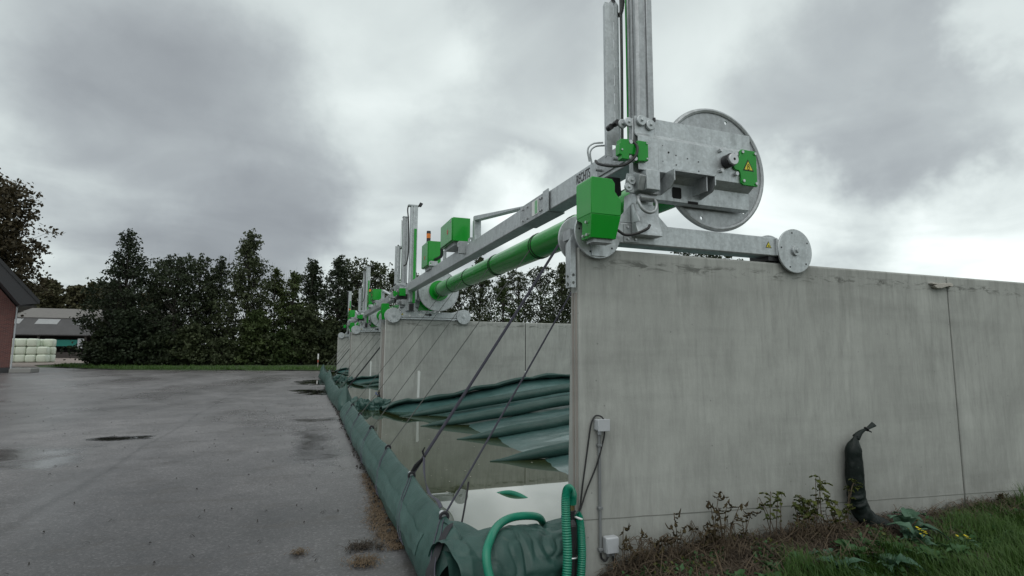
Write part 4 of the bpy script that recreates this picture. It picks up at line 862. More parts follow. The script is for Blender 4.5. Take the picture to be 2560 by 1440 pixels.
# ------------------------------------------------------------------ electrics on the near wall
eb = thing('junction_box_run', 'grey junction box, conduit and lower socket box fixed to the near wall', 'junction box', (2.08, Y1, 0.2))
ub = MB().box(2.03, 2.122, Y1-0.075, Y1-0.002, 1.112, 1.192).build('upper_box', 'box_grey', eb, bevel=0.006)
MB().box(2.026, 2.126, Y1-0.082, Y1-0.076, 1.108, 1.196).build('box_lid', 'box_grey', ub, bevel=0.004)
MB().cyl((2.065, Y1-0.03, 1.112), (2.065, Y1-0.03, 1.08), 0.014, n=12).build('cable_gland', 'box_grey', eb)
MB().cyl((2.068, Y1-0.018, 1.08), (2.068, Y1-0.018, 0.24), 0.0115, n=12).build('conduit', 'conduit_grey', eb)
for z in (1.00, 0.55, 0.26): MB().box(2.05, 2.086, Y1-0.034, Y1-0.001, z-0.010, z+0.010).build('conduit_saddle', 'conduit_grey', eb, bevel=0.003)
lb = MB().box(2.092, 2.196, Y1-0.065, Y1-0.002, 0.235, 0.348).build('lower_box', 'box_grey', eb, bevel=0.008)
MB().box(2.096, 2.192, Y1-0.072, Y1-0.066, 0.239, 0.344).build('box_lid', 'box_grey', lb, bevel=0.004)
for x in (2.125, 2.165): MB().cyl((x, Y1-0.03, 0.235), (x, Y1-0.03, 0.21), 0.013, n=10).build('cable_gland', 'conduit_grey', lb)
MB().tube(smooth_path([(2.068, Y1-0.02, 0.24), (2.075, Y1-0.02, 0.20), (2.10, Y1-0.03, 0.18), (2.125, Y1-0.03, 0.21)], 16), 0.008, 8).build('cable', 'black_rubber', lb)
MB().tube(smooth_path([(2.165, Y1-0.03, 0.21), (2.17, Y1-0.035, 0.15), (2.18, Y1-0.05, 0.10)], 12), 0.008, 8).build('cable', 'black_rubber', lb)
cl = MB().tube(smooth_path([(2.105, Y1-0.03, 1.115), (2.10, Y1-0.03, 1.05), (2.04, Y1-0.025, 0.86), (1.96, Y1-0.02, 0.69), (1.905, Y1-0.03, 0.57), (1.87, Y1-0.03, 0.53)], 50), 0.0062, 8)
cl.tube(smooth_path([(2.095, Y1-0.04, 1.19), (2.08, Y1-0.03, 1.21), (2.04, Y1-0.02, 1.215), (2.005, Y1-0.02, 1.17), (1.985, Y1-0.02, 1.08), (1.955, Y1-0.02, 0.90), (1.925, Y1-0.02, 0.72), (1.895, Y1-0.03, 0.56), (1.87, Y1-0.03, 0.52)], 60), 0.0062, 8)
tag(cl.build('power_cable', 'black_rubber', angle=70), 'black power cable looping from the upper junction box down to the pump', 'cable')

# ------------------------------------------------------------------ sandbag leaning on the wall, weathered scrap on the joint
spine = smooth_path([(4.635, 3.60, 0.955), (4.60, 3.605, 0.86), (4.60, 3.605, 0.72), (4.60, 3.605, 0.55), (4.605, 3.60, 0.40), (4.655, 3.575, 0.27), (4.75, 3.52, 0.19), (4.86, 3.46, 0.155)], 110)
sb = thing('sandbag', 'long dark green sandbag slumped upright against the near wall', 'sandbag', (4.66, 3.58, 0.12))
def bagring(u, w):
    i = u*(len(spine)-1); k = min(int(i), len(spine)-2); p = spine[k].lerp(spine[k+1], i-k)
    d = (spine[min(k+2, len(spine)-1)]-spine[max(k-1, 0)]).normalized(); a = d.cross(Vector((0, 1, 0))).normalized(); b2 = Vector((0, 1, 0))
    r_ = 0.080*(0.28+0.72*sstep(0.0, 0.2, u))*(0.55+0.45*sstep(1.0, 0.88, u))
    wrk = 0.0085*max(-0.3, math.sin(u*70+2.4*math.sin(2*math.pi*w+1)+7*nz(u*5, 2)))*sstep(0.25, 0.5, u)*(0.25+0.75*sstep(-0.3, 0.8, -math.cos(2*math.pi*w)+0.5*nz(u*4, 9)))+0.010*fb(u*7, math.cos(2*math.pi*w), math.sin(2*math.pi*w))
    an = 2*math.pi*w
    q = p+a*math.cos(an)*(r_+wrk)+b2*math.sin(an)*(r_+wrk)*0.82
    return tuple(q)
MB().grid(bagring, 260, 40, True).build('bag_body', 'bag_cloth', sb, angle=80)
MB().tube(smooth_path([(4.635, 3.60, 0.94), (4.69, 3.595, 0.985), (4.76, 3.58, 1.02)], 12), [0.034-0.0023*i if i < 10 else 0.011 for i in range(13)], 10, 0.6).build('bag_neck', 'bag_cloth', sb, angle=80)
MB().torus((4.75, 3.583, 1.012), (0.8, 0, 0.5), 0.018, 0.006, 14, 6).build('tie', 'black_rubber', sb)
MB().tube([(4.75, 3.58, 1.012), (4.795, 3.575, 1.035), (4.835, 3.57, 1.055)], [0.012, 0.019, 0.025], 8, 0.3).build('bag_tuft', 'bag_cloth', sb)
MB().tube([(4.75, 3.58, 1.005), (4.80, 3.575, 0.985)], 0.006, 6).build('tie_end', 'black_rubber', sb)
MB().tube([(4.85, 3.465, 0.155), (4.93, 3.42, 0.13), (5.02, 3.38, 0.135)], [0.05, 0.022, 0.035], 10, 0.5).build('bag_tuft', 'bag_cloth', sb)
ws = MB(); ws.add([(5.90, 3.655, 2.405), (6.02, 3.65, 2.415), (6.20, 3.655, 2.412), (6.235, 3.66, 2.375), (6.18, 3.65, 2.37), (6.02, 3.645, 2.355), (5.95, 3.65, 2.36), (5.91, 3.655, 2.38)], [tuple(range(8))])
wsl = [(5.90, 2.402), (5.94, 2.408), (6.02, 2.403), (6.20, 2.417), (6.23, 2.395), (6.21, 2.375), (6.16, 2.382), (6.05, 2.355), (5.97, 2.352), (5.93, 2.375), (5.97, 2.385), (5.91, 2.392)]
tag(MB().prism(wsl, 'y', Y1-0.045, Y1-0.003).build('wood_scrap', 'weathered_wood', bevel=0.004), 'pale splintered scrap stuck on the near wall joint below its top', 'scrap')

# ------------------------------------------------------------------ straw and litter on the yard
def strands(n, fn, L=(0.03, 0.09), w=0.0022, lift=0.015):
    m_ = MB()
    for _ in range(n):
        x, y, z = fn(); a = random.uniform(0, math.pi*2); l = random.uniform(*L); dz = random.uniform(-lift, lift)
        dx, dy = math.cos(a)*l/2, math.sin(a)*l/2; px, py = -math.sin(a)*w, math.cos(a)*w
        zc = z+abs(dz)
        m_.add([(x-dx-px, y-dy-py, zc-abs(dz)*.5), (x-dx+px, y-dy+py, zc-abs(dz)*.5), (x+px, y+py, zc+w*3), (x-px, y-py, zc+w*3), (x+dx+px, y+dy+py, zc+dz*.5), (x+dx-px, y+dy-py, zc+dz*.5)], [(0, 1, 2, 3), (3, 2, 4, 5)])
    return m_
def band():
    while True:
        s = random.random(); y = 4.9+3.0*s; dens = 0.35+0.65*math.exp(-((y-5.7)/0.75)**2)
        if random.random() > dens: continue
        return (0.83-abs(random.gauss(0, 0.075*(0.4+dens)))+0.03, y, 0.004)
tag(strands(3600, band).build('straw_litter', 'straw', recalc=False), 'band of chopped brown straw lying along the foot of the near bund', 'straw', kind='stuff')
for (x, y, s, n, mm, lab) in ((0.515, 5.06, 0.065, 420, 'straw_dark', 'larger dark brown straw clump on the asphalt beside the near bund'), (0.50, 4.70, 0.062, 380, 'straw', 'pale brown straw clump nearest the bottom edge beside the bund'), (0.005, 5.08, 0.035, 110, 'straw', 'tiny pale straw tuft alone on the open asphalt'), (0.66, 4.98, 0.02, 60, 'straw_dark', 'tiny dark crumb of straw beside the larger straw clump')):
    tag(strands(n, lambda: (random.gauss(x, s), random.gauss(y, s*0.9), abs(random.gauss(0.008, 0.012))), (0.02, 0.06)).build('straw_clump', mm, recalc=False), lab, 'straw', 'straw clumps on the yard', 'stuff')
def lit():
    while True:
        y = random.uniform(4.3, 30)**1.0; x = random.uniform(-9, 0.84)
        if random.random() < 0.25+0.75*sstep(-3, 0.8, x): return (x, y, 0.003)
tag(strands(520, lit, (0.012, 0.06), 0.0045, 0.005).build('yard_litter', 'debris', recalc=False), 'scattered dark leaf crumbs over the wet asphalt', 'litter', kind='stuff')
tag(strands(900, lambda: (random.gauss(0.86, 0.04), random.uniform(5, 26), 0.006), (0.02, 0.10), 0.010, 0.01).build('bund_foot_litter', 'debris', recalc=False), 'dark wet crumbs gathered along the foot of the bunds', 'litter', kind='stuff')

# ------------------------------------------------------------------ foreground plants
def blades(n, fn, h=(0.06, 0.16), w=0.0035, lean=0.6):
    m_ = MB()
    for _ in range(n):
        x, y, z = fn(); a = random.uniform(0, 6.283); H_ = random.uniform(*h); l = random.uniform(0.15, lean)*H_
        H_ *= 0.65+0.9*max(0, 0.45+nz(x*2.3, y*2.3, 6)); l *= 1.0; a = a*0.5+4*nz(x*0.9, y*0.9, 2)
        dx, dy = math.cos(a), math.sin(a); px, py = -dy*w, dx*w
        m_.add([(x-px, y-py, z), (x+px, y+py, z), (x+dx*l*.35+px*.8, y+dy*l*.35+py*.8, z+H_*.6), (x+dx*l*.35-px*.8, y+dy*l*.35-py*.8, z+H_*.6), (x+dx*l, y+dy*l, z+H_*(1-0.25*l/H_))], [(0, 1, 2, 3), (3, 2, 4)])
    return m_
def grass_at():
    while True:
        x = random.uniform(2.5, 9.5); y = random.uniform(0.5, 3.5)
        lim = 3.13+0.40*sstep(4.4, 6.2, x)+0.12*nz(x*2, 1)-0.35*sstep(3.4, 2.6, x)
        if y > lim: continue
        if y < 2.0 and random.random() < 0.6: continue
        if nz(x*1.9, y*1.9, 4) < -0.25 and random.random() < 0.6: continue
        return (x, y, bank_z(x, y)-0.005)
tag(blades(48000, grass_at, (0.05, 0.19), 0.0030, 1.1).build('grass', 'grass_blade', recalc=False, angle=180), 'long wet green grass along the foot of the near wall', 'grass', kind='stuff')
def mulch_at():
    while True:
        x = random.uniform(2.05, 9); y = random.uniform(2.75, 3.67)
        if y < 3.05+0.25*sstep(4.4, 6.2, x)+0.12*nz(x*2, 5): continue
        return (x, y, bank_z(x, y)+abs(random.gauss(0, 0.02)))
tag(strands(9000, mulch_at, (0.05, 0.19), 0.0026, 0.05).build('dry_mulch', 'mulch', recalc=False), 'dry brown mown stalks heaped along the foot of the near wall', 'mulch', kind='stuff')
tag(strands(1400, mulch_at, (0.08, 0.26), 0.0022, 0.09).build('dead_stalks', 'dead_stem', recalc=False), 'tangle of dead grey brown stalks against the near wall', 'stalks', kind='stuff')
tag(strands(420, mulch_at, (0.08, 0.28), 0.0020, 0.08).build('pale_stalks', 'straw', recalc=False), 'pale straw coloured stalks among the dry mulch', 'stalks', kind='stuff')
def leaf_mesh(name, L, Wd, curl, material, lobes=0.0):
    m_ = MB()
    def fn(u, w):
        wd = Wd*math.sin(math.pi*(0.06+0.94*u)**0.75)*(1-0.15*u)*(1+lobes*math.sin(u*22))
        s = (w-0.5)*2
        return (s*wd, L*u, curl*(u-u*u*1.5)*L+abs(s)*wd*0.35+0.006*math.sin(u*14+s*3))
    m_.grid(fn, 9, 5); o = m_.build(name, material, angle=180, recalc=False); me = o.data; bpy.data.objects.remove(o); return me
LEAVES = {k: [leaf_mesh('leaf', *a) for a in v_] for k, v_ in {
    'weed_leaf': [(0.085, 0.026, 0.5, 'weed_leaf', 0.12), (0.105, 0.030, 0.7, 'weed_leaf', 0.15), (0.08, 0.026, 0.3, 'weed_leaf', 0.1)],
    'cabbage_leaf': [(0.13, 0.038, 0.6, 'cabbage_leaf', 0.15), (0.16, 0.042, 0.8, 'cabbage_leaf', 0.18), (0.12, 0.04, 0.4, 'cabbage_leaf', 0.12)],
    'nettle_leaf': [(0.055, 0.016, 0.2, 'nettle_leaf', 0.1), (0.07, 0.02, 0.3, 'nettle_leaf', 0.1)],
    'dead_leaf': [(0.05, 0.010, -0.6, 'dead_leaf', 0.2), (0.065, 0.012, -0.9, 'dead_leaf', 0.2)]}.items()}
def put_leaf(root, key, p, yaw, tilt, sc):
    me = random.choice(LEAVES[key]); o = bpy.data.objects.new('leaf', me); C.objects.link(o); o.parent = root
    o.location = Vector(p)-root.location; o.rotation_euler = (tilt, random.uniform(-.3, .3), yaw); o.scale = (sc, sc, sc)
def rosette(label, x, y, key, n, sc, h=0.03, cat='plant', grp='low broad leaved weeds in the grass'):
    z = bank_z(x, y); t = thing('broad_leaved_weed', label, cat, (x, y, z), grp)
    for i in range(int(n*1.6)):
        a = i*2.4+random.uniform(-.3, .3); s = 1.12*sc*random.uniform(0.6, 1.25); hh = z+h*random.uniform(0.3, 1.6)
        put_leaf(t, key, (x+0.02*math.cos(a+1.57), y+0.02*math.sin(a+1.57), hh), a, random.uniform(0.15, 0.8), s)
    return t
ros = [(2.72, 3.02, 'weed_leaf', 10, .9, 'small green weed nearest the lower socket box'), (3.02, 2.98, 'weed_leaf', 12, 1.0, 'leafy green weed at the left end of the grass'), (3.35, 3.10, 'weed_leaf', 12, 1.1, 'broad leaved weed left of the drooping grey leaved ones'),
       (3.62, 2.98, 'cabbage_leaf', 9, .8, 'bluish weed at the bottom edge, left of the yellow flowers'), (3.92, 3.14, 'weed_leaf', 14, 1.2, 'bright green weed between the dead stalks and yellow flowers'), (4.02, 2.92, 'cabbage_leaf', 10, .9, 'grey green weed at the bottom edge below the yellow flowers'),
       (4.28, 3.06, 'weed_leaf', 12, 1.2, 'leafy weed just left of the yellow flowers'), (4.75, 2.92, 'weed_leaf', 10, 1.0, 'leafy weed right of the yellow flowers in the grass'), (3.30, 2.84, 'weed_leaf', 10, 1.0, 'low weed cut by the bottom edge of the picture'), (5.3, 3.2, 'weed_leaf', 8, .9, 'single low weed in the long grass at right')]
ros += [(2.88, 2.90, 'weed_leaf', 10, 1.0, 'low weed at the left end of the bottom edge grass'), (3.48, 3.22, 'weed_leaf', 9, .8, 'small weed among the dry stalks left of centre'), (3.72, 3.18, 'cabbage_leaf', 9, .75, 'small bluish weed among the dry stalks below the green patch'), (4.45, 2.90, 'weed_leaf', 12, 1.1, 'leafy weed at the bottom edge right below the yellow flowers'), (3.15, 3.14, 'weed_leaf', 9, .8, 'small weed below the tallest dark dead weed'), (4.15, 3.24, 'weed_leaf', 11, 1.0, 'leafy weed between the green patch and the yellow flowers'), (5.6, 2.95, 'weed_leaf', 9, .9, 'low weed at the right in the long grass')]
for (x, y, k, n, s, lab) in ros: rosette(lab, x, y, k, n, s)
# flowering rape-like plants
def flowerer(label, x, y, H_, heads, sc):
    z = bank_z(x, y); t = thing('yellow_flowering_plant', label, 'plant', (x, y, z), 'yellow flowering plants')
    st = MB(); st.tube(smooth_path([(x, y, z), (x+0.01, y, z+H_*.5), (x+0.03, y-0.01, z+H_)], 10), 0.006, 6); tops = []
    for i in range(heads):
        a = i*2.1; q = (x+0.03+0.06*math.cos(a)*(1 if i else 0), y+0.05*math.sin(a)*(1 if i else 0), z+H_*(1-0.13*i/heads)-0.02*i*random.random()); tops.append(q)
        st.tube([(x+0.015, y, z+H_*.65), q], 0.003, 5)
    st.build('stem', 'weed_leaf', t)
    for q in tops:
        f_ = MB()
        for j in range(7):
            a = j*0.9; c_ = Vector(q)+Vector((0.014*math.cos(a*2.1), 0.014*math.sin(a*2.1), 0.012*math.sin(j*1.7)))
            for k in range(4):
                b_ = k*math.pi/2+a; e1 = Vector((math.cos(b_), math.sin(b_), 0.25))*0.011; e2 = Vector((-math.sin(b_), math.cos(b_), 0))*0.006
                f_.add([c_, c_+e1*.6+e2, c_+e1, c_+e1*.6-e2], [(0, 1, 2, 3)])
        f_.build('flower', 'petal', t, recalc=False)
    for i in range(14):
        a = i*2.4; put_leaf(t, 'cabbage_leaf', (x+0.02*math.cos(a+1.57), y+0.02*math.sin(a+1.57), z+H_*random.uniform(0.15, 0.8)), a, random.uniform(0.2, 0.9), sc*random.uniform(.7, 1.15))
flowerer('tall grey green plant with a cluster of yellow flowers by the sandbag foot', 4.62, 3.12, 0.16, 5, 1.0)
flowerer('low plant with two yellow flowers in the grass at right', 5.05, 3.03, 0.08, 2, 0.45)
rosette('tall grey leaved plant directly before the sandbag foot', 4.75, 3.25, 'cabbage_leaf', 10, 1.25, 0.12)
# curled tangles of dead stems
for (x, y, r_, n, lab) in ((2.32, 3.50, 0.13, 60, 'tangle of curled dead stems below the lower socket box'), (2.98, 3.50, 0.15, 70, 'dark tangle of dead stems under the tallest dark weed'), (3.95, 3.46, 0.24, 90, 'tangle of dead stems under the green patch'), (2.62, 3.52, 0.10, 40, 'small tangle of dead stems between the two dead weeds')):
    z = bank_z(x, y); t = thing('stem_tangle', lab, 'weed', (x, y, z), 'dead stem tangles along the near wall'); tg = MB()
    for i in range(n):
        a = random.uniform(0, 6.28); b_ = random.uniform(0, 6.28); p0 = Vector((x+random.gauss(0, r_*.7), min(Y1-0.05, y+random.gauss(0, 0.06)), z)); h = random.uniform(0.05, 0.22)
        p1 = p0+Vector((math.cos(a)*0.06, math.sin(a)*0.03, h)); p2 = p1+Vector((math.cos(b_)*0.10, math.sin(b_)*0.04, random.uniform(-0.10, 0.03)))
        p2.y = min(p2.y, Y1-0.02); tg.tube(smooth_path([p0, p1, p2], 8), 0.0022, 4, caps=False)
    tag(tg.build('tangled_stems', 'dead_stem', t, recalc=False), kind='stuff')
    for i in range(n//3): put_leaf(t, 'dead_leaf', (x+random.gauss(0, r_*.7), min(Y1-0.06, y+random.gauss(0, .05)), z+random.uniform(0.03, 0.2)), random.uniform(0, 6.28), random.uniform(-1.2, 0.3), random.uniform(.6, 1.1))
# low leafy ground cover creeping through the litter
def cover_mesh(n, fn, size, material, name, label):
    pts = np.array([fn() for _ in range(n)]); o = bpy.data.objects.new(name, quads_mesh(name, pts, size, material)); C.objects.link(o)
    return tag(o, label, 'ground cover', kind='stuff')
def creep(dy0, dy1):
    def f():
        while True:
            x = random.uniform(2.1, 8.5); y = random.uniform(2.6, 3.66)
            if nz(x*2.6, y*3.4, 8) < 0.02 or y < dy0 or y > dy1: continue
            return (x, y, bank_z(x, y)+abs(random.gauss(0.015, 0.03)))
    return f
# upright weeds against the wall
def stalk_weed(label, x, y, H_, stems, key, nl, droop=0.25):
    z = bank_z(x, y); t = thing('stalk_weed', label, 'weed', (x, y, z), 'upright weeds along the near wall')
    spots = []
    for s in range(stems):
        a = random.uniform(-1.0, 1.0); h = H_*random.uniform(0.6, 1.0); dx = math.sin(a)*h*0.45+random.uniform(-.04, .04); dy = random.uniform(-0.06, 0.02)
        bx, by = x+random.uniform(-.05, .05), y+random.uniform(-.05, .03)
        pth = smooth_path([(bx, by, z), (bx+dx*.4, by+dy*.5, z+h*.55), (bx+dx*.9, min(by+dy, Y1-0.03), z+h), (bx+dx*(1+droop), min(by+dy-0.02, Y1-0.03), z+h*(1-droop*.35))], 14)
        MB().tube(pth, [0.0042*(1-0.7*i/14) for i in range(15)], 5).build('stem', 'dead_stem', t); spots += [(p_, i/14) for i, p_ in enumerate(pth) if i > 3]
    for i in range(nl):
        p_, f = random.choice(spots); put_leaf(t, key, (p_.x, p_.y, p_.z), random.uniform(0, 6.28), random.uniform(-1.2, 0.3) if key == 'dead_leaf' else random.uniform(-0.5, 0.5), random.uniform(0.6, 1.2))
for (x, y, H_, s, k, n, lab) in ((2.24, 3.58, .30, 4, 'dead_leaf', 22, 'withered weed leaning from the lower socket box'), (2.46, 3.60, .22, 5, 'dead_leaf', 18, 'low withered weed right of the lower socket box'), (2.66, 3.60, .36, 4, 'dead_leaf', 22, 'drooping brown dead weed a little right of the socket box'),
      (3.05, 3.58, .44, 6, 'dead_leaf', 46, 'tallest dark dead weed against the bare wall middle'), (2.95, 3.55, .28, 6, 'dead_leaf', 30, 'bushy dead weed below the tallest dark one'), (3.28, 3.58, .26, 4, 'dead_leaf', 18, 'thin dead weed between the dark and the green weeds'),
      (3.62, 3.56, .48, 5, 'nettle_leaf', 36, 'tall thin green weed at the left of the green patch'), (3.86, 3.52, .34, 7, 'nettle_leaf', 60, 'bushy yellow green weed in the middle of the green patch'), (4.02, 3.56, .50, 5, 'nettle_leaf', 44, 'tallest yellow green weed with broad top leaves'),
      (4.22, 3.52, .34, 6, 'nettle_leaf', 50, 'bushy green weed touching the sandbag on its left'), (4.40, 3.58, .44, 3, 'nettle_leaf', 16, 'thin weed just left of the sandbag'), (6.6, 3.6, .14, 5, 'dead_leaf', 16, 'short dead weed right of the wall joint')):
    stalk_weed(lab, x, y, H_, s, k, n)

# ------------------------------------------------------------------ trees
def quads_mesh(name, ctr, size, material):
    n = len(ctr); nrm = rng.normal(size=(n, 3)); nrm /= np.linalg.norm(nrm, axis=1)[:, None]
    t = np.cross(nrm, rng.normal(size=(n, 3))); t /= np.linalg.norm(t, axis=1)[:, None]; b2 = np.cross(nrm, t)
    s = (size*rng.uniform(0.6, 1.35, n))[:, None]
    v = np.empty((n, 4, 3)); v[:, 0] = ctr-t*s; v[:, 1] = ctr+b2*s*0.62; v[:, 2] = ctr+t*s; v[:, 3] = ctr-b2*s*0.62
    me = bpy.data.meshes.new(name); me.vertices.add(4*n); me.loops.add(4*n); me.polygons.add(n)
    me.vertices.foreach_set('co', v.reshape(-1)); me.loops.foreach_set('vertex_index', np.arange(4*n)); me.polygons.foreach_set('loop_start', np.arange(0, 4*n, 4))
    me.polygons.foreach_set('loop_total', np.full(n, 4)); me.update(); me.validate(); me.materials.append(MT[material])
    return me
def tree(label, x, y, H_, kind, material, seed, leaf=0.13, dens=1.0, z0=0.1, rad=None, group='tall trees beyond the yard', cat='tree', twigs=False):
    global rng
    rng = np.random.default_rng(seed); rd = random.Random(seed)
    t = thing('tree', label, cat, (x, y, z0), group)
    prof = {'c': lambda s: (1-s)**0.8*(0.75+0.25*min(1, s*4+0.25))*(0.9+0.18*math.sin(s*23+seed))+0.03, 'r': lambda s: (math.sqrt(max(0, 1-(1.75*(s-0.44))**2))*0.92+0.08)*(0.86+0.2*math.sin(s*19+seed*2)), 't': lambda s: (0.5+0.5*math.sin(math.pi*min(1, s*1.1)))*(1-s**5)*0.8, 'o': lambda s: math.sqrt(max(0, 1-(1.6*(s-0.5))**2))}[kind]
    Rr = rad or {'c': 3.7, 'r': 3.8, 't': 3.0, 'o': 5}[kind]*(H_/10.5)
    low = 0.03 if kind != 'o' else 0.22
    tr = MB(); tp = [(0.12*math.sin(s*5+seed)*s, 0.12*math.cos(s*4+seed)*s, H_*0.96*s) for s in [i/12 for i in range(13)]]
    tr.tube(tp, [0.13*(H_/10)*(1-0.93*i/12)+0.012 for i in range(13)], 8)
    clumps = []
    nb = int((135 if kind != 'o' else 230)*dens*(H_/10.5))
    for i in range(nb):
        s = low+(1-low)*rd.random()**0.95; r_ = prof((s-low)/(1-low))*Rr; a = rd.uniform(0, 6.283); q = math.sqrt(rd.uniform(0.08, 1.0))*rd.choice((0.8, 0.95, 1.0, 1.0, 1.25))
        e_ = Vector((r_*q*math.cos(a), r_*q*math.sin(a), H_*s))
        k = min(12, max(0, int((s-0.12)*12))); st = Vector(tp[k])
        md = st.lerp(e_, 0.55)+Vector((0, 0, -0.15*rd.random()))
        tr.tube([st, md, e_], [0.035, 0.022, 0.008], 4, caps=False)
        tw = 1.0-0.45*s if kind != 'o' else 1.0
        clumps.append((e_, tw))
        if rd.random() < 0.75: clumps.append((md.lerp(e_, rd.uniform(0.1, 0.7))+Vector((rd.gauss(0, .2), rd.gauss(0, .2), rd.gauss(0, .15))), 0.8*tw))
        if rd.random() < .5: clumps.append((e_+Vector((rd.gauss(0, .3), rd.gauss(0, .3), rd.uniform(0, .5))), 0.6*tw))
    clumps.append((Vector((0, 0, H_*0.97)), 0.6)); clumps.append((Vector((0, 0, H_*0.9)), 0.7))
    if twigs:
        for i in range(14):
            a = rd.uniform(0, 6.28); r_ = rd.uniform(0, Rr*.8); zt = H_*rd.uniform(.82, .95)
            tr.tube([(r_*math.cos(a), r_*math.sin(a), zt-1.0), (r_*1.1*math.cos(a), r_*1.1*math.sin(a), zt+H_*.12)], [0.012, 0.006], 4, caps=False)
    for p_ in range(len(tr.v)): tr.v[p_] = (tr.v[p_][0]+x, tr.v[p_][1]+y, tr.v[p_][2]+z0)
    tr.build('trunk', 'bark', t, recalc=False)
    pts = []
    for c_, w_ in clumps:
        n = int(rng.integers(26, 52)*w_*(1.0 if kind != 'o' else 1.2)); sc = 0.30*w_*(Rr/2.3)**0.5
        pts.append(rng.normal(size=(n, 3))*np.array([sc, sc, sc*0.62])+np.array(c_))
    pts = np.concatenate(pts); pts = pts[pts[:, 2] > 0.1]
    cr = bpy.data.objects.new('crown', quads_mesh('crown', pts, leaf, material)); C.objects.link(cr); cr.parent = t
    return t
TR = [(-17.2, 61, 7.6, 's'), (-15.5, 58, 11.9, 'c'), (-14.0, 61, 10.0, 'r'), (-11.5, 57.5, 9.9, 'r'), (-10.2, 60, 10.4, 'r'), (-8.4, 60.5, 10.3, 't'), (-5.6, 57.5, 12.6, 'c'), (-3.3, 59.5, 9.6, 't'), (-1.5, 57.5, 9.0, 't'), (0.2, 60, 10.7, 'c'), (2.7, 58, 10.8, 'c'), (4.6, 60, 11.1, 'r'), (6.5, 59, 10.5, 'r'), (8.7, 61, 10.3, 't'), (10.9, 60, 9.8, 't'), (13.7, 62, 9.7, 't'), (15.9, 60, 9.8, 'r'), (19.0, 62, 12.6, 'c'), (21.2, 60, 10.2, 't'), (23.9, 62, 11.2, 'r'), (26.3, 60.5, 11.4, 'r'), (29.9, 62, 12.5, 'c'), (33.0, 62, 11.5, 'r')]
TL = ['low spreading dark tree at the left end of the tree row', 'tall spreading conical tree, leftmost high point of the tree row', 'rounded dark tree close right of the leftmost tall conical one', 'rounded tree, first of the middle group left of the tallest tree', 'bushy tree, second of the middle group left of the tallest tree',
      'thin see-through tree just left of the tallest conical tree', 'tallest conical tree in the middle of the tree row', 'low yellowish tree just right of the tallest conical tree', 'sparse low tree with bare twigs right of the tallest one', 'narrow pointed tree, left one of two before the far masts', 'narrow pointed tree, right one of two before the far masts', 'rounded tree behind the farthest gantry',
      'rounded tree behind the second gantry masts', 'thin tree behind the green control boxes', 'thin tree seen below the main beam beside the pipe reel', 'thin tree behind the far pipe reel', 'rounded tree seen under the green pipe', 'pointed tree rising behind the green pipe', 'thin see-through tree under the near half of the green pipe', 'bushy tree right of the pipe, above the second wall', 'rounded tree over the second wall joint', 'tall tree touching the near wall end in view', 'rounded tree half hidden behind the near wall']
for i, (x, y, h, k) in enumerate(TR):
    kk = 'r' if k == 's' else k
    tree(TL[i], x, y, h, kk, 'leaf_green' if i in (7, 8, 14, 18) else 'leaf_alder', 100+i, 0.125, {'c': 1.15, 'r': 1.12, 't': 0.85}[kk] * (0.9 if i > 12 else 1.0), twigs=(kk == 't'), rad=4.6 if i == 1 else (2.0 if i == 0 else (4.4 if i == 6 else None)))
# understorey shrubs that close the lower part of the row
SH = [(-16.4, 57.2, 3.0), (-14.2, 56.4, 4.4), (-12.2, 56, 2.6), (-9.6, 56, 3.6), (-7.3, 56, 2.4), (-4.6, 56, 5.0), (-2.2, 56, 3.2), (-0.2, 56.5, 5.6), (2.0, 56.5, 4.4), (4.2, 57, 5.8), (6.4, 57, 4.6)]
for i, (x, y, h) in enumerate(SH):
    tree(('dark shrub low at the left end of the tree row', 'dark shrub before the leftmost tall conical tree', 'shrub right of the leftmost tall conical tree', 'shrub before the middle group of trees', 'shrub left of the tallest tree foot', 'greener shrub at the foot of the tallest tree', 'greener shrub right of the tallest tree foot', 'dense dark shrub left of the marker post', 'dense dark shrub behind the marker post', 'dense dark shrub right of the marker post', 'dense dark shrub behind the farthest silo wall')[i], x, y, h, 'r', 'leaf_green' if i in (5, 6) else 'leaf_alder', 300+i, 0.14, 2.6, rad=1.75, group='shrubs under the tree row', cat='shrub')
for i, (x, y, h) in enumerate(((51.0, 64, 16.2), (55.0, 64, 16.4))):
    tree(('left one of two treetops just showing under the near carriage beam', 'right one of two treetops just showing under the near carriage beam')[i], x, y, h, 'r', 'leaf_alder', 400+i, 0.2, 0.9, group='treetops above the near wall')
tree('big bronze leaved oak rising behind the brick house', -24.6, 53, 14.6, 'o', 'leaf_oak', 501, 0.15, 0.95, rad=4.3, group='single oak')
for i, (x, y, h) in enumerate(((-52, 132, 14.0), (-47.5, 130, 14.6), (-43.5, 131, 13.6), (-40, 130, 14.4), (-36, 131, 13.6), (-57, 133, 14.2), (-31, 132, 13.5))):
    tree(('pale olive tree behind the barn roof, second from left', 'pale olive tree behind the barn roof, third from left', 'pale olive tree behind the middle of the barn roof', 'pale olive tree behind the right part of the barn roof', 'pale olive tree right of the barn skylights', 'pale olive tree at the left, behind the brick house eave', 'pale olive tree mostly hidden by the dark tree row')[i], x, y, h, 'r', 'leaf_far', 520+i, 0.30, 1.3, rad=3.6, group='pale trees behind the barn')
def vg():
    x = random.uniform(-20.6, 6); y0 = 57.5 if x < -20.4 else (57.5-(x+20.4)*1.11 if x < -13.3 else 49.7-(x+13.3)*0.315)
    if x > 2.6: y0 = 44.7
    return (x, y0+random.uniform(0.05, 4)**1.0, 0.06)
tag(blades(7000, vg, (0.10, 0.28), 0.02, 0.7).build('verge_grass', 'grass_blade', recalc=False, angle=180), 'bright green grass strip between the yard and the trees', 'grass', kind='stuff')
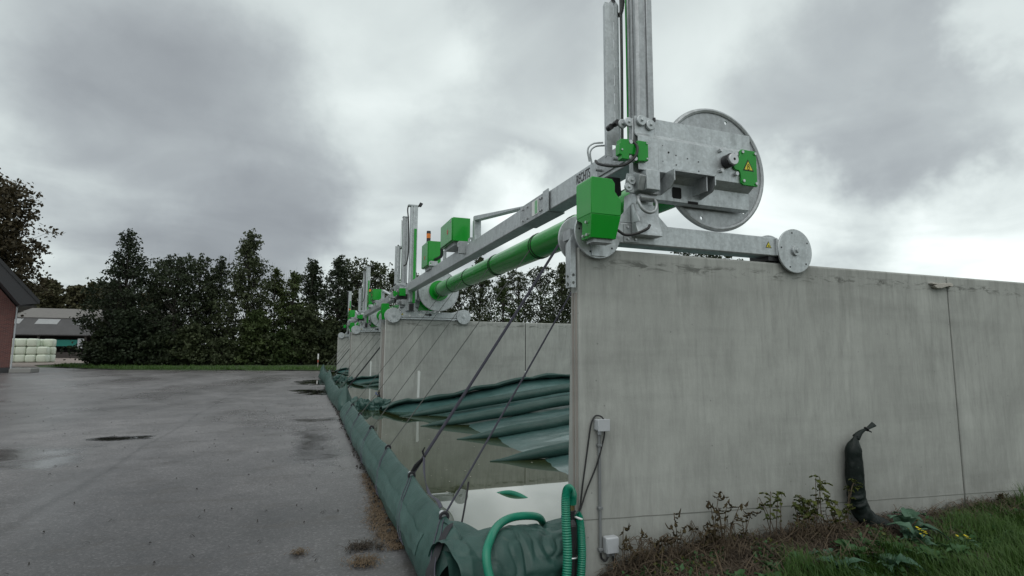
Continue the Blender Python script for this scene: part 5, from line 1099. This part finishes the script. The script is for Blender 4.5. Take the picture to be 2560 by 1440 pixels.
mp_ = thing('marker_post', 'thin marker post with white and red ends before the dark trees', 'post', (0.85, 47.2, 0))
MB().box(0.83, 0.87, 47.18, 47.22, 0.0, 0.85).build('post', 'weathered_wood', mp_); MB().box(0.80, 0.90, 47.17, 47.23, 0.86, 1.3).build('white_end', 'white_print', mp_); MB().box(0.81, 0.89, 47.165, 47.175, 0.60, 0.80).build('red_band', 'red_print', mp_)

cover_mesh(6500, creep(2.7, 3.5), 0.021, 'weed_leaf', 'creeping_weeds', 'small green leaves creeping through the litter before the near wall')
cover_mesh(3600, creep(3.1, 3.66), 0.014, 'dead_leaf', 'leaf_litter', 'small dead leaves lying along the foot of the near wall')
cover_mesh(2200, creep(3.2, 3.66), 0.015, 'nettle_leaf', 'nettle_seedlings', 'yellow green seedlings along the foot of the near wall')
# ------------------------------------------------------------------ brick house at the left edge
hs = thing('brick_house', 'red brick gable house with dark overhanging roof at the left edge', 'house', (-18.32, 45.5, 0))
xr, yf, xl = -18.32, 45.5, -31.0; xm = (xr+xl)/2; zr = 4.6+(xr-xm)*1.35
MB().prism([(xl, 0), (xr, 0), (xr, 4.35), (xm, 4.35+(xr-xm)*1.30), (xl, 4.35)], 'y', yf, yf+14).build('wall', 'brickwork', hs)
def roof_side(sg):
    xa = xm; xb = xr+0.95 if sg > 0 else xl-0.95; za = 4.62+(xr-xm)*1.40; zb = 4.62-1.35*1.40+1.95
    return [(xa, za), (xb, 4.72), (xb, 4.55), (xb-sg*0.9, 4.40), (xa, za-0.6)]
rf = MB().prism(roof_side(1), 'y', yf-1.5, yf+15).build('roof', 'roof_tile', hs)
MB().prism(roof_side(-1), 'y', yf-1.5, yf+15).build('roof', 'roof_tile', hs)
s_ = roof_side(1); MB().prism([(s_[0][0], s_[0][1]+0.04), (s_[1][0]+0.05, s_[1][1]+0.05), (s_[1][0]+0.05, s_[1][1]-0.22), (s_[0][0], s_[0][1]-0.30)], 'y', yf-1.56, yf-1.502).build('verge_board', 'roof_board', rf)
MB().box(xr+0.002, xr+0.9, yf-1.48, yf+14.9, 4.36, 4.395).build('soffit', 'roof_board', rf)
MB().cyl((xr+0.06, yf-0.06, 0), (xr+0.06, yf-0.06, 4.35), 0.045, n=10).build('downpipe', 'box_grey', hs)
MB().cyl((xm+4.6, yf+3, 8.6), (xm+4.6, yf+3, 11.2), 0.10, n=12).build('flue', 'galvanised', rf)
MB().box(xl, xr+0.08, yf-0.05, yf, 0.0, 0.35).build('plinth', 'roof_tile', hs)
hs.rotation_euler = (0, 0, R(27))
tag(MB().box(-18.15, -17.0, 45.0, 46.3, 0.0, 0.28).build('doorstep_slab', 'kerb_stone', bevel=0.03), 'low concrete slab at the foot of the brick house corner', 'slab')

# ------------------------------------------------------------------ open barn
bn = thing('barn', 'long low open barn with grey corrugated roof behind the wrapped bales', 'barn', (-40, 110, 0))
bx0, bx1 = -62.0, -22.0
MB().prism([(104.0, 3.50), (108.3, 6.25), (108.3, 6.38), (104.0, 3.63)], 'x', bx0, bx1).build('lower_roof', 'barn_roof', bn)
MB().prism([(108.1, 6.32), (112.5, 8.05), (112.5, 8.15), (108.1, 6.42)], 'x', bx0, bx1).build('upper_roof', 'barn_roof_pale', bn)
MB().prism([(112.5, 8.1), (121, 3.6), (121, 3.5), (112.5, 8.0)], 'x', bx0, bx1).build('rear_roof', 'barn_roof', bn)
for x in (-56, -50.5, -45.2, -40.4, -35.4, -30.5): MB().prism([(106.6, 5.30), (107.9, 6.13), (107.9, 6.17), (106.6, 5.34)], 'x', x, x+2.9).build('skylight', 'skylight', bn)
for x in (-61.5, -54, -46.5, -39, -33.0, -27): MB().box(x, x+0.25, 104.3, 104.55, 0, 3.55).build('post', 'barn_timber', bn)
MB().box(bx0, bx1, 120, 120.3, 0, 3.6).build('rear_wall', 'barn_timber', bn); MB().box(bx0, -33.3, 104.4, 104.7, 0, 0.9).build('low_wall', 'barn_timber', bn)
MB().box(-62, -33.9, 104.6, 104.66, 1.85, 2.85).build('curtain', 'teal_curtain', bn)
MB().box(-33.85, -32.9, 104.35, 104.5, 1.55, 3.05).build('white_door', 'box_grey', bn); MB().box(-32.0, bx1, 104.4, 104.7, 0, 3.2).build('side_wall', 'barn_wall', bn)
# ------------------------------------------------------------------ wrapped bales
def bale_mesh():
    m_ = MB()
    def fn(u, w):
        th = (u-0.5)*math.pi; ph = 2*math.pi*w
        def se(c_, e_): return math.copysign(abs(c_)**e_, c_)
        x = 0.50*se(math.cos(th), 0.35)*se(math.cos(ph), 0.35); y = 0.55*se(math.cos(th), 0.35)*se(math.sin(ph), 0.35); z = 0.44*se(math.sin(th), 0.35)
        k = 1+0.035*fb(x*2.5, y*2.5, z*2.5); return (x*k, y*k, z*k+0.43)
    m_.grid(fn, 15, 24, True); o = m_.build('wrapped_bale', 'bale_wrap', angle=180); return o
b0 = bale_mesh(); n_b = 0
col_words = ('rightmost', 'second from right', 'third from right', 'fourth from right', 'fifth from right')
for rank in range(2):
    for lev in range(3):
        for c_ in range(5):
            if lev == 2 and c_ == 0 and rank == 0: continue
            if lev == 2 and rank == 1 and c_ > 1: continue
            if rank == 1 and c_ > 0 and lev < 2: continue
            o = b0 if n_b == 0 else b0.copy()
            if n_b: C.objects.link(o)
            o.location = (-27.35-0.93*c_+random.uniform(-.03, .03)+(0.12 if rank else 0), 75.0+1.12*rank+random.uniform(-.06, .06), 0.86*lev+0.015)
            o.rotation_euler = (0, 0, random.uniform(-.08, .08)+(math.pi if random.random() < .5 else 0)); o.scale = (random.uniform(.94, 1.0), 1, random.uniform(.97, 1.03))
            tag(o, 'pale wrapped silage bale, %s in the %s layer of the %s row' % (col_words[c_], ('bottom', 'middle', 'top')[lev], ('front', 'rear')[rank]), 'bale', 'stacked wrapped silage bales'); n_b += 1
bpy.context.view_layer.update()
